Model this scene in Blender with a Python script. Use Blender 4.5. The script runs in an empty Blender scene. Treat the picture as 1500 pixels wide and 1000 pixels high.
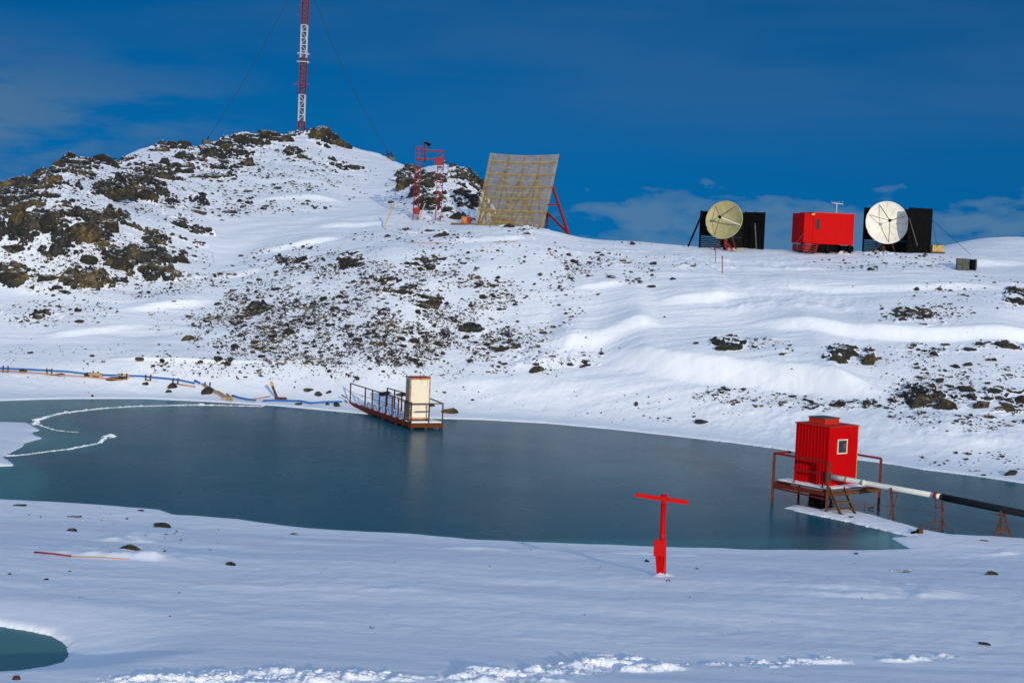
import bpy, bmesh, math, random
import numpy as np
from mathutils import Vector, Matrix

random.seed(7)
rng = np.random.default_rng(11)
R = math.radians
scene = bpy.context.scene
COL = scene.collection

# ------------------------------------------------------------------ camera
FPX = 2400.0            # focal length in pixels of the 1500 px wide photograph
EYE = 9.55              # eye height above the lake
PITCH = math.atan(145.0 / FPX)
ROLL = R(2.3)
cam_d = bpy.data.cameras.new("camera")
cam = bpy.data.objects.new("camera", cam_d)
COL.objects.link(cam)
scene.camera = cam
cam_d.sensor_width = 36.0
cam_d.lens = 36.0 * FPX / 1500.0
cam_d.clip_start = 0.1
cam_d.clip_end = 20000
cam.matrix_world = (Matrix.Translation((0, 0, EYE)) @ Matrix.Rotation(math.pi / 2 - PITCH, 4, 'X')
                    @ Matrix.Rotation(ROLL, 4, 'Z'))
CR = np.array(cam.matrix_world.to_3x3())


def ray(px, py):
    """slopes X/Y and Z/Y of the sight line through a pixel of the photograph"""
    px = np.asarray(px, float); py = np.asarray(py, float)
    v = np.stack([(px - 750) / FPX, -(py - 500) / FPX, -np.ones_like(px + py)], -1) @ CR.T
    return v[..., 0] / v[..., 1], v[..., 2] / v[..., 1]


def P(px, py, d):
    s, t = ray(px, py)
    return Vector((float(s) * d, d, EYE + float(t) * d))


def PZ(px, py, z):
    s, t = ray(px, py)
    d = (z - EYE) / float(t)
    return Vector((float(s) * d, d, z))


def project(x, y, z):
    v = np.stack([x, y, z - EYE], -1) @ CR
    return 750 + FPX * v[..., 0] / -v[..., 2], 500 - FPX * v[..., 1] / -v[..., 2]


# ------------------------------------------------------------------ noise
def _h(ix, iy, seed):
    n = (ix.astype(np.int64) * 374761393 + iy.astype(np.int64) * 668265263 + seed * 1442695041) & 0xFFFFFFFF
    n = ((n ^ (n >> 13)) * 1274126177) & 0xFFFFFFFF
    return ((n ^ (n >> 16)) & 0xFFFFFF) / float(0xFFFFFF)


def pn(x, y, seed=0):
    ix = np.floor(x); iy = np.floor(y)
    fx = x - ix; fy = y - iy
    u = fx * fx * fx * (fx * (fx * 6 - 15) + 10); v = fy * fy * fy * (fy * (fy * 6 - 15) + 10)

    def g(a, b):
        an = _h(ix + a, iy + b, seed) * 2 * np.pi
        return np.cos(an) * (fx - a) + np.sin(an) * (fy - b)
    return ((g(0, 0) * (1 - u) + g(1, 0) * u) * (1 - v) + (g(0, 1) * (1 - u) + g(1, 1) * u) * v) * 1.5


def fbm(x, y, seed=0, octv=4, gain=0.5):
    r = 0; a = 1.0; t = 0
    for k in range(octv):
        r = r + a * pn(x, y, seed + k * 17); t += a; a *= gain
        x = x * 2.03 + 13.1; y = y * 2.03 + 7.7
    return r / t


def sst(t, a=0.0, b=1.0):
    t = np.clip((t - a) / (b - a), 0, 1)
    return t * t * (3 - 2 * t)


def worley(x, y, seed=0):
    """height of rounded blocks: (bump, cell id)"""
    ix = np.floor(x); iy = np.floor(y)
    best = np.full(x.shape, -9.0); cid = np.zeros(x.shape)
    for a in (-1, 0, 1):
        for b in (-1, 0, 1):
            cx = ix + a; cy = iy + b
            rx = cx + _h(cx, cy, seed); ry = cy + _h(cx, cy, seed + 1)
            r = 0.15 + 0.62 * _h(cx, cy, seed + 2)
            an = _h(cx, cy, seed + 3) * 3.14
            dx = x - rx; dy = y - ry
            ex = dx * np.cos(an) + dy * np.sin(an); ey = -dx * np.sin(an) + dy * np.cos(an)
            d = np.maximum(np.abs(ex) * .8 + np.abs(ey) * .35, np.abs(ey) * 1.15 + np.abs(ex) * .2)
            h = r - d
            m = h > best
            best = np.where(m, h, best); cid = np.where(m, _h(cx, cy, seed + 5), cid)
    return best, cid


# ------------------------------------------------------------------ terrain tables
NEAR = [(0, 4.9), (6, 4.3), (14, 3.65), (20, 3.15), (25, 2.72), (30, 2.2), (35, 1.85), (40, 1.53), (45, .9), (50, .35), (54, 0), (57, 0)]
COLS = {
    -500: [(575, 88), (500, 100), (430, 110), (380, 120), (330, 135), (320, 145)],
    -150: [(580, 88), (500, 100), (430, 109), (370, 118), (325, 130), (310, 142)],
    0: [(550, 93), (500, 100), (430, 109), (388, 112), (340, 115.5), (300, 120), (284, 130)],
    40: [(550, 93), (500, 100), (430, 109), (388, 112), (335, 115.5), (285, 121), (262, 132)],
    90: [(550, 93), (500, 100), (445, 107), (410, 110), (352, 114.5), (300, 119), (258, 128), (224, 142)],
    200: [(550, 93), (500, 100), (450, 107), (415, 112), (370, 116), (330, 122), (280, 135), (238, 150), (211, 162)],
    320: [(545, 94), (480, 103), (430, 110), (390, 118), (340, 128), (300, 138), (250, 152), (200, 174)],
    440: [(560, 93), (500, 99), (430, 107), (380, 115), (345, 125), (300, 138), (248, 155), (186, 186)],
    500: [(560, 93), (500, 98), (430, 106), (375, 114), (343, 124), (300, 140), (254, 160), (210, 184)],
    560: [(560, 92), (500, 97), (420, 105), (365, 113), (336, 122), (300, 142), (262, 158), (224, 180)],
    590: [(565, 92), (505, 97), (425, 104), (365, 112), (333, 123), (300, 138), (262, 152), (230, 172)],
    620: [(570, 92), (510, 97), (430, 104), (365, 112), (330, 124), (312, 131), (275, 139), (236, 154)],
    660: [(575, 92), (520, 97), (450, 103), (390, 109), (350, 116), (331, 125), (312, 133), (275, 141), (236, 152)],
    700: [(580, 91), (525, 96), (450, 102), (390, 108), (350, 115), (332, 123), (320, 133), (285, 141), (258, 150)],
    730: [(582, 91), (530, 96), (460, 102), (400, 108), (352, 114), (333, 120), (331, 126), (335, 138), (335, 150)],
    790: [(585, 90), (530, 95), (465, 101), (410, 106), (360, 112), (334, 119), (334, 124), (345, 150)],
    850: [(590, 89), (540, 94), (480, 99), (430, 104), (385, 110), (357, 117), (347, 124), (365, 150)],
    1000: [(600, 87), (550, 91), (500, 96), (450, 101), (400, 108), (372, 116), (358, 124), (378, 150)],
    1150: [(620, 83.5), (570, 88), (520, 92), (470, 98), (420, 104), (385, 112), (365, 122), (390, 150)],
    1300: [(640, 79), (590, 84), (540, 88), (490, 94), (440, 100), (400, 108), (380, 114), (368, 121), (390, 150)],
    1400: [(650, 77), (600, 82), (550, 87), (500, 92), (440, 100), (400, 109), (380, 116), (361, 128), (354, 140), (385, 170)],
    1460: [(655, 77), (600, 82), (545, 87), (495, 92), (440, 100), (395, 111), (375, 119), (353, 130), (345, 140), (385, 170)],
    1510: [(660, 76), (600, 82), (540, 88), (490, 94), (430, 102), (390, 112), (370, 122), (350, 134), (347, 142), (385, 170)],
    1700: [(680, 74), (620, 80), (560, 86), (490, 94), (430, 102), (390, 112), (365, 124), (340, 140), (385, 170)],
    2000: [(700, 72), (620, 80), (560, 86), (490, 94), (430, 102), (390, 112), (365, 124), (340, 140), (385, 170)],
}
LAKE_PX = [(-420, 572), (0, 587), (60, 585), (120, 584), (210, 584), (300, 588), (400, 594), (500, 603), (575, 610), (640, 613), (700, 614.5), (800, 620),
           (900, 629), (1000, 640), (1100, 652), (1200, 666), (1306, 680), (1353, 688), (1427, 697), (1500, 708), (1640, 728),
           (1900, 760), (1900, 840), (1640, 800), (1500, 789), (1456, 786), (1390, 783), (1353, 776), (1315, 765), (1280, 755), (1230, 744),
           (1160, 740), (1148, 744), (1180, 752), (1240, 764), (1280, 773), (1331, 786), (1306, 788), (1324, 799), (1334, 804),
           (1280, 806), (1200, 806), (1100, 805), (950, 801), (800, 795), (700, 791), (600, 782), (530, 779), (440, 773), (350, 761), (300, 757),
           (255, 754), (234, 747), (210, 745), (102, 737), (0, 732), (-420, 716), (-420, 684), (0, 683), (24, 682), (12, 673), (4, 669), (34, 654),
           (36, 649), (62, 642), (50, 637), (47, 633), (59, 630), (44, 622), (40, 619.5), (0, 619), (-420, 614)]
POND_Z = 1.9
POND_PX = [(-260, 905), (0, 917), (25, 921), (50, 926), (75, 931), (90, 939), (95, 945), (96, 950), (101, 957), (94, 966), (94, 971), (60, 980), (0, 989), (-260, 1020)]


def world_poly(pts, z):
    return np.array([tuple(PZ(x, y, z))[:2] for x, y in pts])


LAKE = world_poly(LAKE_PX, 0.0)
POND = world_poly(POND_PX, POND_Z)


def signed_dist(x, y, poly):
    """distance to the polygon's outline, negative inside"""
    d = np.full(x.shape, 1e9); ins = np.zeros(x.shape, bool)
    n = len(poly)
    for i in range(n):
        ax, ay = poly[i]; bx, by = poly[(i + 1) % n]
        ex, ey = bx - ax, by - ay
        t = np.clip(((x - ax) * ex + (y - ay) * ey) / (ex * ex + ey * ey), 0, 1)
        d = np.minimum(d, (x - ax - t * ex) ** 2 + (y - ay - t * ey) ** 2)
        c = ((ay > y) != (by > y)) & (x < ex * (y - ay) / (ey if ey else 1e-9) + ax)
        ins ^= c
    d = np.sqrt(d)
    return np.where(ins, -d, d)


SK = np.arange(-0.62, 0.6201, 0.005)
YK = np.arange(0, 320.1, 0.5)
cs, prof = [], []
for c in sorted(COLS):
    pts = COLS[c]
    s0 = float(ray(c, 450)[0])
    py0, d0 = pts[0]
    # where this column meets the lake's far edge
    ys = np.linspace(70, 92, 221)
    sd = signed_dist(s0 * ys, ys, LAKE)
    inside = ys[sd < 0]
    shore = float(inside.max()) if len(inside) else 74.0
    P_ = list(NEAR) + [(shore, 0.0)]
    for py, d in pts:
        if d > shore + 1:
            P_.append((d, EYE + float(ray(c, py)[1]) * d))
    dl, zl = P_[-1]
    P_ += [(dl + 6, zl - 1.2), (dl + 30, zl - 6), (dl + 70, min(zl - 12, -4)), (400, -6)]
    cs.append(s0); prof.append(np.interp(YK, [p[0] for p in P_], [p[1] for p in P_]))
cs = np.array(cs); prof = np.array(prof)
T = np.array([np.interp(SK, cs, prof[:, j]) for j in range(len(YK))]).T


def gauss(n, s):
    k = np.exp(-0.5 * (np.arange(-n, n + 1) / s) ** 2); return k / k.sum()


def blur(A, k, ax):
    n = len(k) // 2
    A = np.concatenate([np.repeat(A.take([0], ax), n, ax), A, np.repeat(A.take([-1], ax), n, ax)], ax)
    return np.apply_along_axis(lambda v: np.convolve(v, k, 'valid'), ax, A)


T = blur(T, gauss(6, 1.9), 1)
T = blur(T, gauss(5, 1.3), 0)


def base_z(s, Y):
    i = np.clip((s - SK[0]) / .005, 0, len(SK) - 1.001); j = np.clip(Y / .5, 0, len(YK) - 1.001)
    i0 = i.astype(int); j0 = j.astype(int); fi = i - i0; fj = j - j0
    fi_ = fi; fj_ = fj
    return ((T[i0, j0] * (1 - fi_) + T[i0 + 1, j0] * fi_) * (1 - fj_) + (T[i0, j0 + 1] * (1 - fi_) + T[i0 + 1, j0 + 1] * fi_) * fj_)


def coarse_hit(px, py, y0=68, y1=200):
    s, t = ray(px, py)
    Y = np.arange(y0, y1, .1)
    zr = EYE + float(t) * Y
    zt = base_z(np.full(Y.shape, float(s)), Y)
    k = np.argmax(zr <= zt)
    if zr[k] > zt[k]:
        k = len(Y) - 1
    return float(s) * Y[k], Y[k]


# snow banks: foot line of the steep face in the photograph, height, width of the face, length of the back
BANKS = [([(872, 524), (960, 557), (1050, 566), (1150, 573), (1250, 584), (1322, 596)], 1.05, 1.7, 9),
         ([(1080, 491), (1200, 498), (1350, 503), (1500, 500), (1600, 500)], .6, 1.2, 6),
         ([(800, 526), (860, 517), (970, 497)], .5, 1.4, 5),
         ([(830, 428), (870, 432), (928, 427)], .32, .8, 4),
         ([(950, 456), (1035, 458), (1095, 442)], .34, 1.0, 5),
         ([(1000, 476), (1080, 470), (1200, 470), (1330, 462)], .16, 1.2, 5),
         ([(1090, 432), (1250, 434), (1400, 430), (1520, 424)], .25, 1.2, 6),
         ([(900, 404), (1100, 399), (1300, 404)], .16, 1.4, 6),
         ([(1380, 395), (1450, 388), (1530, 386)], .3, 1.6, 6),
         ([(160, 464), (260, 455), (330, 441)], .3, 1.0, 5),
         ([(40, 502), (130, 492), (230, 478)], .22, 1.0, 5),
         ([(230, 420), (330, 409), (420, 392)], .25, .9, 4),
         ([(350, 378), (430, 367), (520, 347)], .28, 1.0, 5),
         ([(440, 338), (520, 331), (600, 330)], .28, 1.2, 5),
         ([(360, 300), (430, 292), (520, 300)], .35, 1.3, 6),
         ([(470, 395), (500, 399), (530, 395)], .2, .7, 4),
         ([(0, 430), (90, 432), (190, 424)], .25, 1.0, 5),
         ([(600, 352), (700, 360), (820, 356)], .2, 1.0, 4),
         ([(700, 552), (800, 545), (900, 528)], .18, 1.0, 5),
         ([(620, 590), (800, 600), (950, 612)], .10, .9, 4),
         ([(960, 625), (1150, 640), (1350, 668)], .12, 1.0, 5),
         ([(1250, 640), (1400, 650), (1550, 655)], .12, 1.0, 5),
         ([(130, 560), (220, 566), (300, 577)], .16, .9, 4),
         ([(0, 574), (120, 575), (240, 579)], .10, .7, 4),
         ]
NEARBANKS = [([(20, 808), (60, 816), (120, 823), (200, 824), (330, 822)], .16, .6, 3),
             ([(130, 790), (230, 797)], .12, .5, 3),
             ([(850, 815), (1000, 811), (1100, 817)], .08, .5, 3),
             ([(560, 800), (700, 808), (850, 812)], .06, .5, 3),
             ([(1390, 818), (1470, 812), (1560, 815)], .14, .5, 3),
             ([(1100, 870), (1250, 880), (1500, 872)], .07, .6, 4),
             ([(300, 860), (500, 875), (700, 868)], .05, .8, 5),
             ([(-60, 930), (10, 913), (90, 925), (140, 945)], .08, .4, 2),
             ]
BW = []
for pts, h, w, L in BANKS:
    q = [coarse_hit(*p) for p in pts]
    BW.append((np.array([a for a, b in q]), np.array([b for a, b in q]), h, w, L))
for pts, h, w, L in NEARBANKS:
    q = [coarse_hit(p[0], p[1], 18, 60) for p in pts]
    BW.append((np.array([a for a, b in q]), np.array([b for a, b in q]), h, w, L))

# rocky ground: (px, py, rx, ry, strength)
ROCKY = [(25, 310, 40, 55, 1.2), (110, 328, 70, 30, 1.1), (40, 385, 60, 36, .62), (190, 385, 85, 26, .95), (135, 400, 60, 22, .7), (12, 402, 30, 20, 1.0),
         (240, 345, 60, 22, .6), (190, 278, 52, 18, 1.0), (110, 245, 60, 18, .75), (60, 270, 50, 25, .8), (150, 228, 50, 12, .8), (250, 212, 40, 9, .9),
         (300, 245, 60, 17, .75), (350, 205, 45, 17, 1.15), (400, 200, 36, 14, 1.0), (480, 198, 32, 15, 1.25), (435, 226, 20, 9, .9), (220, 255, 60, 16, .8),
         (330, 225, 50, 12, .7), (500, 245, 30, 10, .5), (605, 262, 26, 12, .8), (632, 285, 30, 30, .75), (690, 285, 26, 36, .62), (665, 250, 36, 12, .5),
         (280, 300, 40, 15, .5), (610, 425, 50, 22, .45), (570, 410, 26, 7, .9), (625, 440, 34, 12, .9), (595, 430, 22, 8, 1.0), (512, 382, 22, 8, 1.0), (735, 508, 25, 8, .8), (686, 482, 18, 5, .9),
         (850, 533, 26, 6, .8), (1030, 617, 16, 5, .9), (1360, 580, 36, 19, 1.2), (1390, 590, 36, 14, 1.0), (1455, 590, 55, 22, .85), (1480, 600, 30, 14, 1.0), (1230, 517, 22, 13, 1.15), (1270, 522, 12, 11, 1.1),
         (1068, 503, 24, 11, 1.1), (1340, 462, 40, 14, .7), (1440, 507, 70, 9, .9), (1490, 432, 22, 16, .9), (900, 375, 50, 14, .35), (440, 385, 34, 12, .6), (640, 385, 50, 10, .4),
         (1330, 510, 50, 12, .35), (1300, 372, 60, 5, .5), (1240, 590, 40, 6, .5), (740, 327, 20, 9, .7), (620, 343, 30, 6, .5), (790, 338, 30, 10, .3), (30, 460, 60, 12, .35), (380, 455, 40, 10, .3)]
TRACKS = [(400, 992, 200, 11, 1.0), (260, 995, 90, 9, 1.0), (880, 972, 60, 10, 1.1), (930, 976, 70, 5, 1.0), (1110, 970, 75, 4, .9), (1200, 967, 60, 3, .7), (715, 988, 45, 8, 1.1), (1350, 965, 60, 3, .7),
          (820, 982, 60, 6, 1.0), (900, 958, 50, 4, .9), (700, 996, 120, 5, .9), (1230, 766, 55, 9, .35), (1330, 780, 60, 7, .35), (1220, 752, 60, 8, .5), (1300, 775, 50, 7, .5)]


def blob(px, py, L):
    m = np.zeros(px.shape)
    for cx, cy, rx, ry, st in L:
        q = ((px - cx) / rx) ** 2 + ((py - cy) / ry) ** 2
        k = q < 4
        if k.any():
            m[k] = np.maximum(m[k], st * np.clip(1.25 - q[k] * .75, 0, 1))
    return m


def terrain(x, Y):
    """height and rockiness of the ground"""
    sh = x.shape; x = x.ravel(); Y = Y.ravel()
    s = x / np.maximum(Y, .5)
    zb = base_z(s, Y)
    zb = np.where(Y > 319, -6.0, zb)
    far = (Y > 66)
    for bx, by, h, w, L in BW:
        lo, hi = min(bx), max(bx)
        m = (x > lo) & (x < hi) & (Y > by.min() - 3) & (Y < by.max() + L * 4)
        if not m.any():
            continue
        xs = x[m]
        o = np.argsort(bx)
        yl = sum(np.interp(xs + q_, bx[o], by[o]) for q_ in (-2.2, -1.4, -.7, 0, .7, 1.4, 2.2)) / 7 + 0.12 * fbm(xs * .35, xs * 0 + h * 40, 3, 3) + .03 * pn(xs * 2.2, xs * 0 + h * 9, 5)
        win = np.clip(np.minimum(xs - lo, hi - xs) / ((.2 if h >= .5 else .34) * (hi - lo)), 0, 1); win = win * win * (3 - 2 * win) * (.88 + (.25 if h >= .5 else .75) * fbm(xs * .22, xs * 0 + h * 31, 13, 3)) * (1 if h > .2 else .8 + 1.2 * fbm(xs * .9, Y[m] * .5, 17, 3))
        t = Y[m] - yl
        zb[m] += h * win * sst(t / w) * np.exp(-np.maximum(t - w, 0) / L)
    # rolling and wind-packed relief
    px, py = project(x, Y, zb)
    px = px + 12 * fbm(x * .3, Y * .3, 61, 3); py = py + 7 * fbm(x * .3, Y * .3, 71, 3)
    rk = blob(px, py, ROCKY) * (Y > 60) * (Y < 210)
    tr = blob(px, py, TRACKS) * (Y < 66)
    roll = .28 * fbm(x * .09, Y * .13, 21, 3) * far + .10 * fbm(x * .12 + Y * .05, Y * .22, 25, 3) * (~far)
    wind = (.050 * fbm(x * .22 + Y * .10, Y * 1.05, 31, 4) * far + .024 * fbm(x * .16 + Y * .09, Y * .55, 33, 4, .42) * (~far))
    wv = sst(fbm(x * .05, Y * .07, 47, 2), -.25, .35)
    z = zb + roll + wind * (.45 + 1.1 * wv)
    z = z + .012 * fbm(x * 3.0, Y * 3.6, 37, 3) * np.where(far, 1.3, .5)
    # rough rock and drifted boulders
    rock = np.zeros(x.shape)
    m = rk > .02
    if m.any():
        xm, ym, k = x[m], Y[m], rk[m]
        qx = xm + .8 * fbm(xm * .7, ym * .7, 88, 2); qy = ym + .8 * fbm(xm * .7, ym * .7, 98, 2)
        w1, id1 = worley(qx / 3.1, qy / 2.6, 401)
        w2, id2 = worley(qx / 1.25, qy / 1.05, 402)
        w3, id3 = worley(qx / .62, qy / .55, 403)
        q = fbm(xm * .33, ym * .36, 91, 5, .6)
        kk = np.clip(k * .85 + 1.5 * q - .10, 0, 1.6)
        h1 = np.where(w1 > 0, np.minimum(w1 * 3.4, .75 + .7 * id1), 0) * sst(kk, .55, 1.0)
        h2 = np.where(w2 > 0, np.minimum(w2 * 1.9, .28 + .45 * id2), 0) * sst(kk, .32, .75)
        h3 = np.where(w3 > 0, np.minimum(w3 * 1.0, .18 + .2 * id3), 0) * sst(kk, .18, .6)
        px_m = px[m]
        hf = np.where((px_m < 420) | (ym > 126), .80, .38)
        hh = np.maximum(h1 * .75 + .45 * h2, np.maximum(h2, h3)) + .1 * h3
        det = .30 * (.35 - np.abs(fbm(xm * .9, ym * .9, 77, 4, .6)))
        z[m] += hh * hf + hf * det * sst(kk, .3, .9)
        rock[m] = sst(hh, .04, .16) * sst(k, .05, .25) + .25 * sst(kk, .85, 1.3)
    # trampled snow
    m = tr > .02
    if m.any():
        xm, ym = x[m], Y[m]
        f = fbm(xm * 1.3, ym * 2.6, 201, 5, .62)
        z[m] += tr[m] * (.10 * sst(f, -.05, .3) + .04 * fbm(xm * 6, ym * 6, 207, 3)) * sst(tr[m], 0, .5)
    # water levels
    m = (Y > 30) & (Y < 96)
    if m.any():
        sd = signed_dist(x[m], Y[m], LAKE)
        sd = sd + (.16 * fbm(x[m] * .8, Y[m] * .8, 301, 4) ) * np.clip(np.abs(sd) / .3, .35, 1) + np.where((x[m] > 10.5) & (x[m] < 14.5) & (Y[m] > 56), .14 * fbm(x[m] * 2.2, Y[m] * 2.2, 351, 4, .6), 0)
        bank = .07 * np.tanh(np.maximum(sd, 0) / .22) + .045 * np.maximum(sd, 0)
        w = sst(sd, 0, 6)
        zz = np.maximum(z[m] * w + bank * (1 - w), .012 + bank * .8)
        spit = (sd < .9) & (sd > 0)
        zz = np.where(sd > 0, zz + .02 * fbm(x[m] * 1.4, Y[m] * 1.4, 311, 3) * sst(sd, 0, .4), -np.minimum(.05 + .3 * -sd, .7))
        z[m] = zz
    m = (Y > 22) & (Y < 44) & (x < 4)
    if m.any():
        sd = signed_dist(x[m], Y[m], POND) + .05 * fbm(x[m] * 2.5, Y[m] * 2.5, 303, 3)
        w = sst(sd, 0, 3.0)
        bank = POND_Z + .09 * np.tanh(np.maximum(sd, 0) / .12) + .03 * np.maximum(sd, 0)
        z[m] = np.where(sd > 0, z[m] * w + bank * (1 - w), POND_Z - np.minimum(.04 + .3 * -sd, .4))
    return z.reshape(sh), rock.reshape(sh)


def seg(a, b, st):
    return np.arange(a, b, st)


ROWS = np.concatenate([seg(-30, 8, 2.0), seg(8, 20, .6), seg(20, 23.5, .2), seg(23.5, 30, .045), seg(30, 52, .085), seg(52, 64, .06), seg(64, 70, .5),
                       seg(70, 90, .09), seg(90, 130, .085), seg(130, 162, .13), seg(162, 196, .2), seg(196, 260, 3), seg(260, 520, 30), [700, 1000, 1600, 2600, 4000]])
SC = np.concatenate([np.linspace(-.62, -.345, 110, endpoint=False), np.linspace(-.345, .345, 1180, endpoint=False), np.linspace(.345, .62, 111)])
YY, SS = np.meshgrid(ROWS, SC, indexing='ij')
XX = SS * np.maximum(YY, 14.0) * np.where(YY > 250, 1 + (YY - 250) / 2000, 1)
XX = np.where(YY < 14, SS * (14.0 + (14 - YY) * 1.2), XX)
GZ, GR = terrain(XX, YY)


def ground(x, y):
    z, _ = terrain(np.array([float(x)]), np.array([float(y)]))
    return float(z[0])


MAIN = (ROWS >= 20) & (ROWS <= 196)
MR = ROWS[MAIN]; MZ = GZ[MAIN]; MK = GR[MAIN]


def grid_lookup(A, s, Y):
    j = np.interp(Y, MR, np.arange(len(MR))); i = np.interp(s, SC, np.arange(len(SC)))
    j0 = np.clip(j.astype(int), 0, len(MR) - 2); i0 = np.clip(i.astype(int), 0, len(SC) - 2)
    fj = j - j0; fi = i - i0
    return (A[j0, i0] * (1 - fj) * (1 - fi) + A[j0 + 1, i0] * fj * (1 - fi) + A[j0, i0 + 1] * (1 - fj) * fi + A[j0 + 1, i0 + 1] * fj * fi)


def hits(px, py):
    """where sight lines first meet the ground (arrays); nan when they meet the sky"""
    s, t = ray(px, py)
    Ys = np.concatenate([np.arange(21, 64, .15), np.arange(64, 140, .2), np.arange(140, 195, .4)])
    out = np.full(s.shape, np.nan); done = np.zeros(s.shape, bool)
    prev = np.full(s.shape, 21.0)
    for Y in Ys:
        z = grid_lookup(MZ, s, np.full(s.shape, Y))
        hit = (EYE + t * Y <= z) & ~done
        out[hit] = Y - .05; done |= hit
    return s * out, out


def G(px, py):
    x, y = hits(np.array([float(px)]), np.array([float(py)]))
    x, y = float(x[0]), float(y[0])
    return Vector((x, y, ground(x, y)))


def GD(px, d, py=400):
    """ground point under the given pixel column at distance d"""
    for _ in range(3):
        s = float(ray(px, py)[0]); x = s * d; z = ground(x, d)
        py = float(project(np.array(x), np.array(d), np.array(z))[1])
    return Vector((x, d, z))


# ------------------------------------------------------------------ materials
def new_mat(name):
    m = bpy.data.materials.new(name); m.use_nodes = True
    nt = m.node_tree; nt.nodes.clear()
    out = nt.nodes.new('ShaderNodeOutputMaterial'); b = nt.nodes.new('ShaderNodeBsdfPrincipled')
    nt.links.new(b.outputs[0], out.inputs[0])
    return m, nt, b


def N(nt, typ, **kw):
    n = nt.nodes.new(typ)
    for k, v in kw.items():
        if k.startswith('i_'):
            k = k[2:]; k = int(k) if k.isdigit() else k.replace('_', ' ')
            n.inputs[k].default_value = v
        else:
            setattr(n, k, v)
    return n


def coords(nt, scale=(1, 1, 1)):
    g = N(nt, 'ShaderNodeNewGeometry'); mp = N(nt, 'ShaderNodeMapping')
    mp.inputs['Scale'].default_value = scale
    nt.links.new(g.outputs['Position'], mp.inputs[0]); return mp.outputs[0], g


def ramp(nt, fac, stops):
    r = N(nt, 'ShaderNodeValToRGB'); el = r.color_ramp.elements
    while len(el) < len(stops):
        el.new(.5)
    for e, (p, c) in zip(el, stops):
        e.position = p; e.color = (c[0], c[1], c[2], 1) if hasattr(c, '__len__') else (c, c, c, 1)
    nt.links.new(fac, r.inputs[0]); return r.outputs[0]


def mixc(nt, fac, a, b):
    m = N(nt, 'ShaderNodeMix', data_type='RGBA')
    for s, v in ((0, fac), (6, a), (7, b)):
        if isinstance(v, bpy.types.NodeSocket):
            nt.links.new(v, m.inputs[s])
        else:
            m.inputs[s].default_value = v if s == 0 else (v[0], v[1], v[2], 1)
    return m.outputs[2]


def math_n(nt, op, a, b=0.0, clamp=False):
    m = N(nt, 'ShaderNodeMath', operation=op, use_clamp=clamp)
    for s, v in ((0, a), (1, b)):
        if isinstance(v, bpy.types.NodeSocket):
            nt.links.new(v, m.inputs[s])
        else:
            m.inputs[s].default_value = v
    return m.outputs[0]


def bump(nt, b, h, dist=.02, strength=1.0):
    n = N(nt, 'ShaderNodeBump', i_Strength=strength, i_Distance=dist)
    nt.links.new(h, n.inputs['Height']); nt.links.new(n.outputs[0], b.inputs['Normal'])


def noise(nt, co, scale, detail=4, rough=.55, dist=0):
    n = N(nt, 'ShaderNodeTexNoise', i_Scale=scale, i_Detail=detail, i_Roughness=rough, i_Distortion=dist)
    nt.links.new(co, n.inputs['Vector']); return n.outputs[0]


def worn(name, base, worn_c, amount=.5, scale=6.0, rough=.55, metal=0.0, bmp=.004, stretch=(1, 1, 1), soft=.08, dark=.8):
    """paint or metal with stains, rust spots and slight tone changes"""
    m, nt, b = new_mat(name)
    co, g = coords(nt, stretch)
    n1 = noise(nt, co, scale, 6, .65)
    n2 = noise(nt, co, scale * .25, 3, .5)
    f = ramp(nt, n1, [(max(0, 1 - amount - soft), 0), (min(1, 1 - amount + soft), 1)])
    c0 = mixc(nt, n2, tuple(v * dark for v in base), tuple(min(1, v * (2 - dark)) for v in base))
    col = mixc(nt, f, c0, worn_c)
    nt.links.new(col, b.inputs['Base Color'])
    b.inputs['Roughness'].default_value = rough; b.inputs['Metallic'].default_value = metal; b.inputs['Specular IOR Level'].default_value = .22
    bump(nt, b, n1, bmp, .6)
    return m


RUST = (.13, .035, .014)
SNOWC = (.86, .885, .93)
RED = (.60, .006, .008)
M = {}
M['red'] = worn('red_paint', (.48, .001, .002), (.28, .015, .01), .36, 5, .5, soft=.05, dark=.92)
M['red'].node_tree.nodes['Principled BSDF'].inputs['Specular IOR Level'].default_value = .07
M['red_roof'] = worn('faded_red_paint', (.46, .02, .008), (.25, .03, .015), .4, 5, .6)
M['dull_red'] = worn('dull_red_paint', (.26, .010, .012), (.16, .02, .01), .45, 6, .55)
M['rust'] = worn('rusty_steel', (.085, .026, .012), (.15, .048, .018), .42, 9, .8, soft=.15)
M['rust_red'] = worn('rusty_red_steel', (.13, .010, .007), (.13, .036, .012), .46, 6, .7, soft=.1)
M['dark_rust'] = worn('dark_rusty_steel', (.05, .018, .012), (.14, .045, .018), .45, 8, .8, soft=.15)
M['wood'] = worn('weathered_wood', (.17, .075, .022), (.07, .032, .014), .5, 6, .8, soft=.2, stretch=(1, 1, 4))
M['plank'] = worn('pale_planks', (.50, .36, .20), (.25, .15, .07), .45, 6, .8, soft=.2)
M['black'] = worn('black_paint', (.0035, .0035, .004), (.010, .008, .006), .4, 5, .75)
M['black'].node_tree.nodes['Principled BSDF'].inputs['Specular IOR Level'].default_value = .06
M['dark_grey'] = worn('dark_grey_steel', (.06, .065, .06), (.11, .10, .07), .45, 5, .6)
M['wire'] = worn('wire', (.02, .02, .024), (.04, .03, .03), .4, 5, .7)
M['white_red'] = worn('white_paint_mast', (.50, .50, .54), (.35, .25, .22), .32, 3, .5)
M['mast_red'] = worn('mast_red_paint', (.20, .009, .022), (.25, .03, .05), .4, 3, .5)
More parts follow.
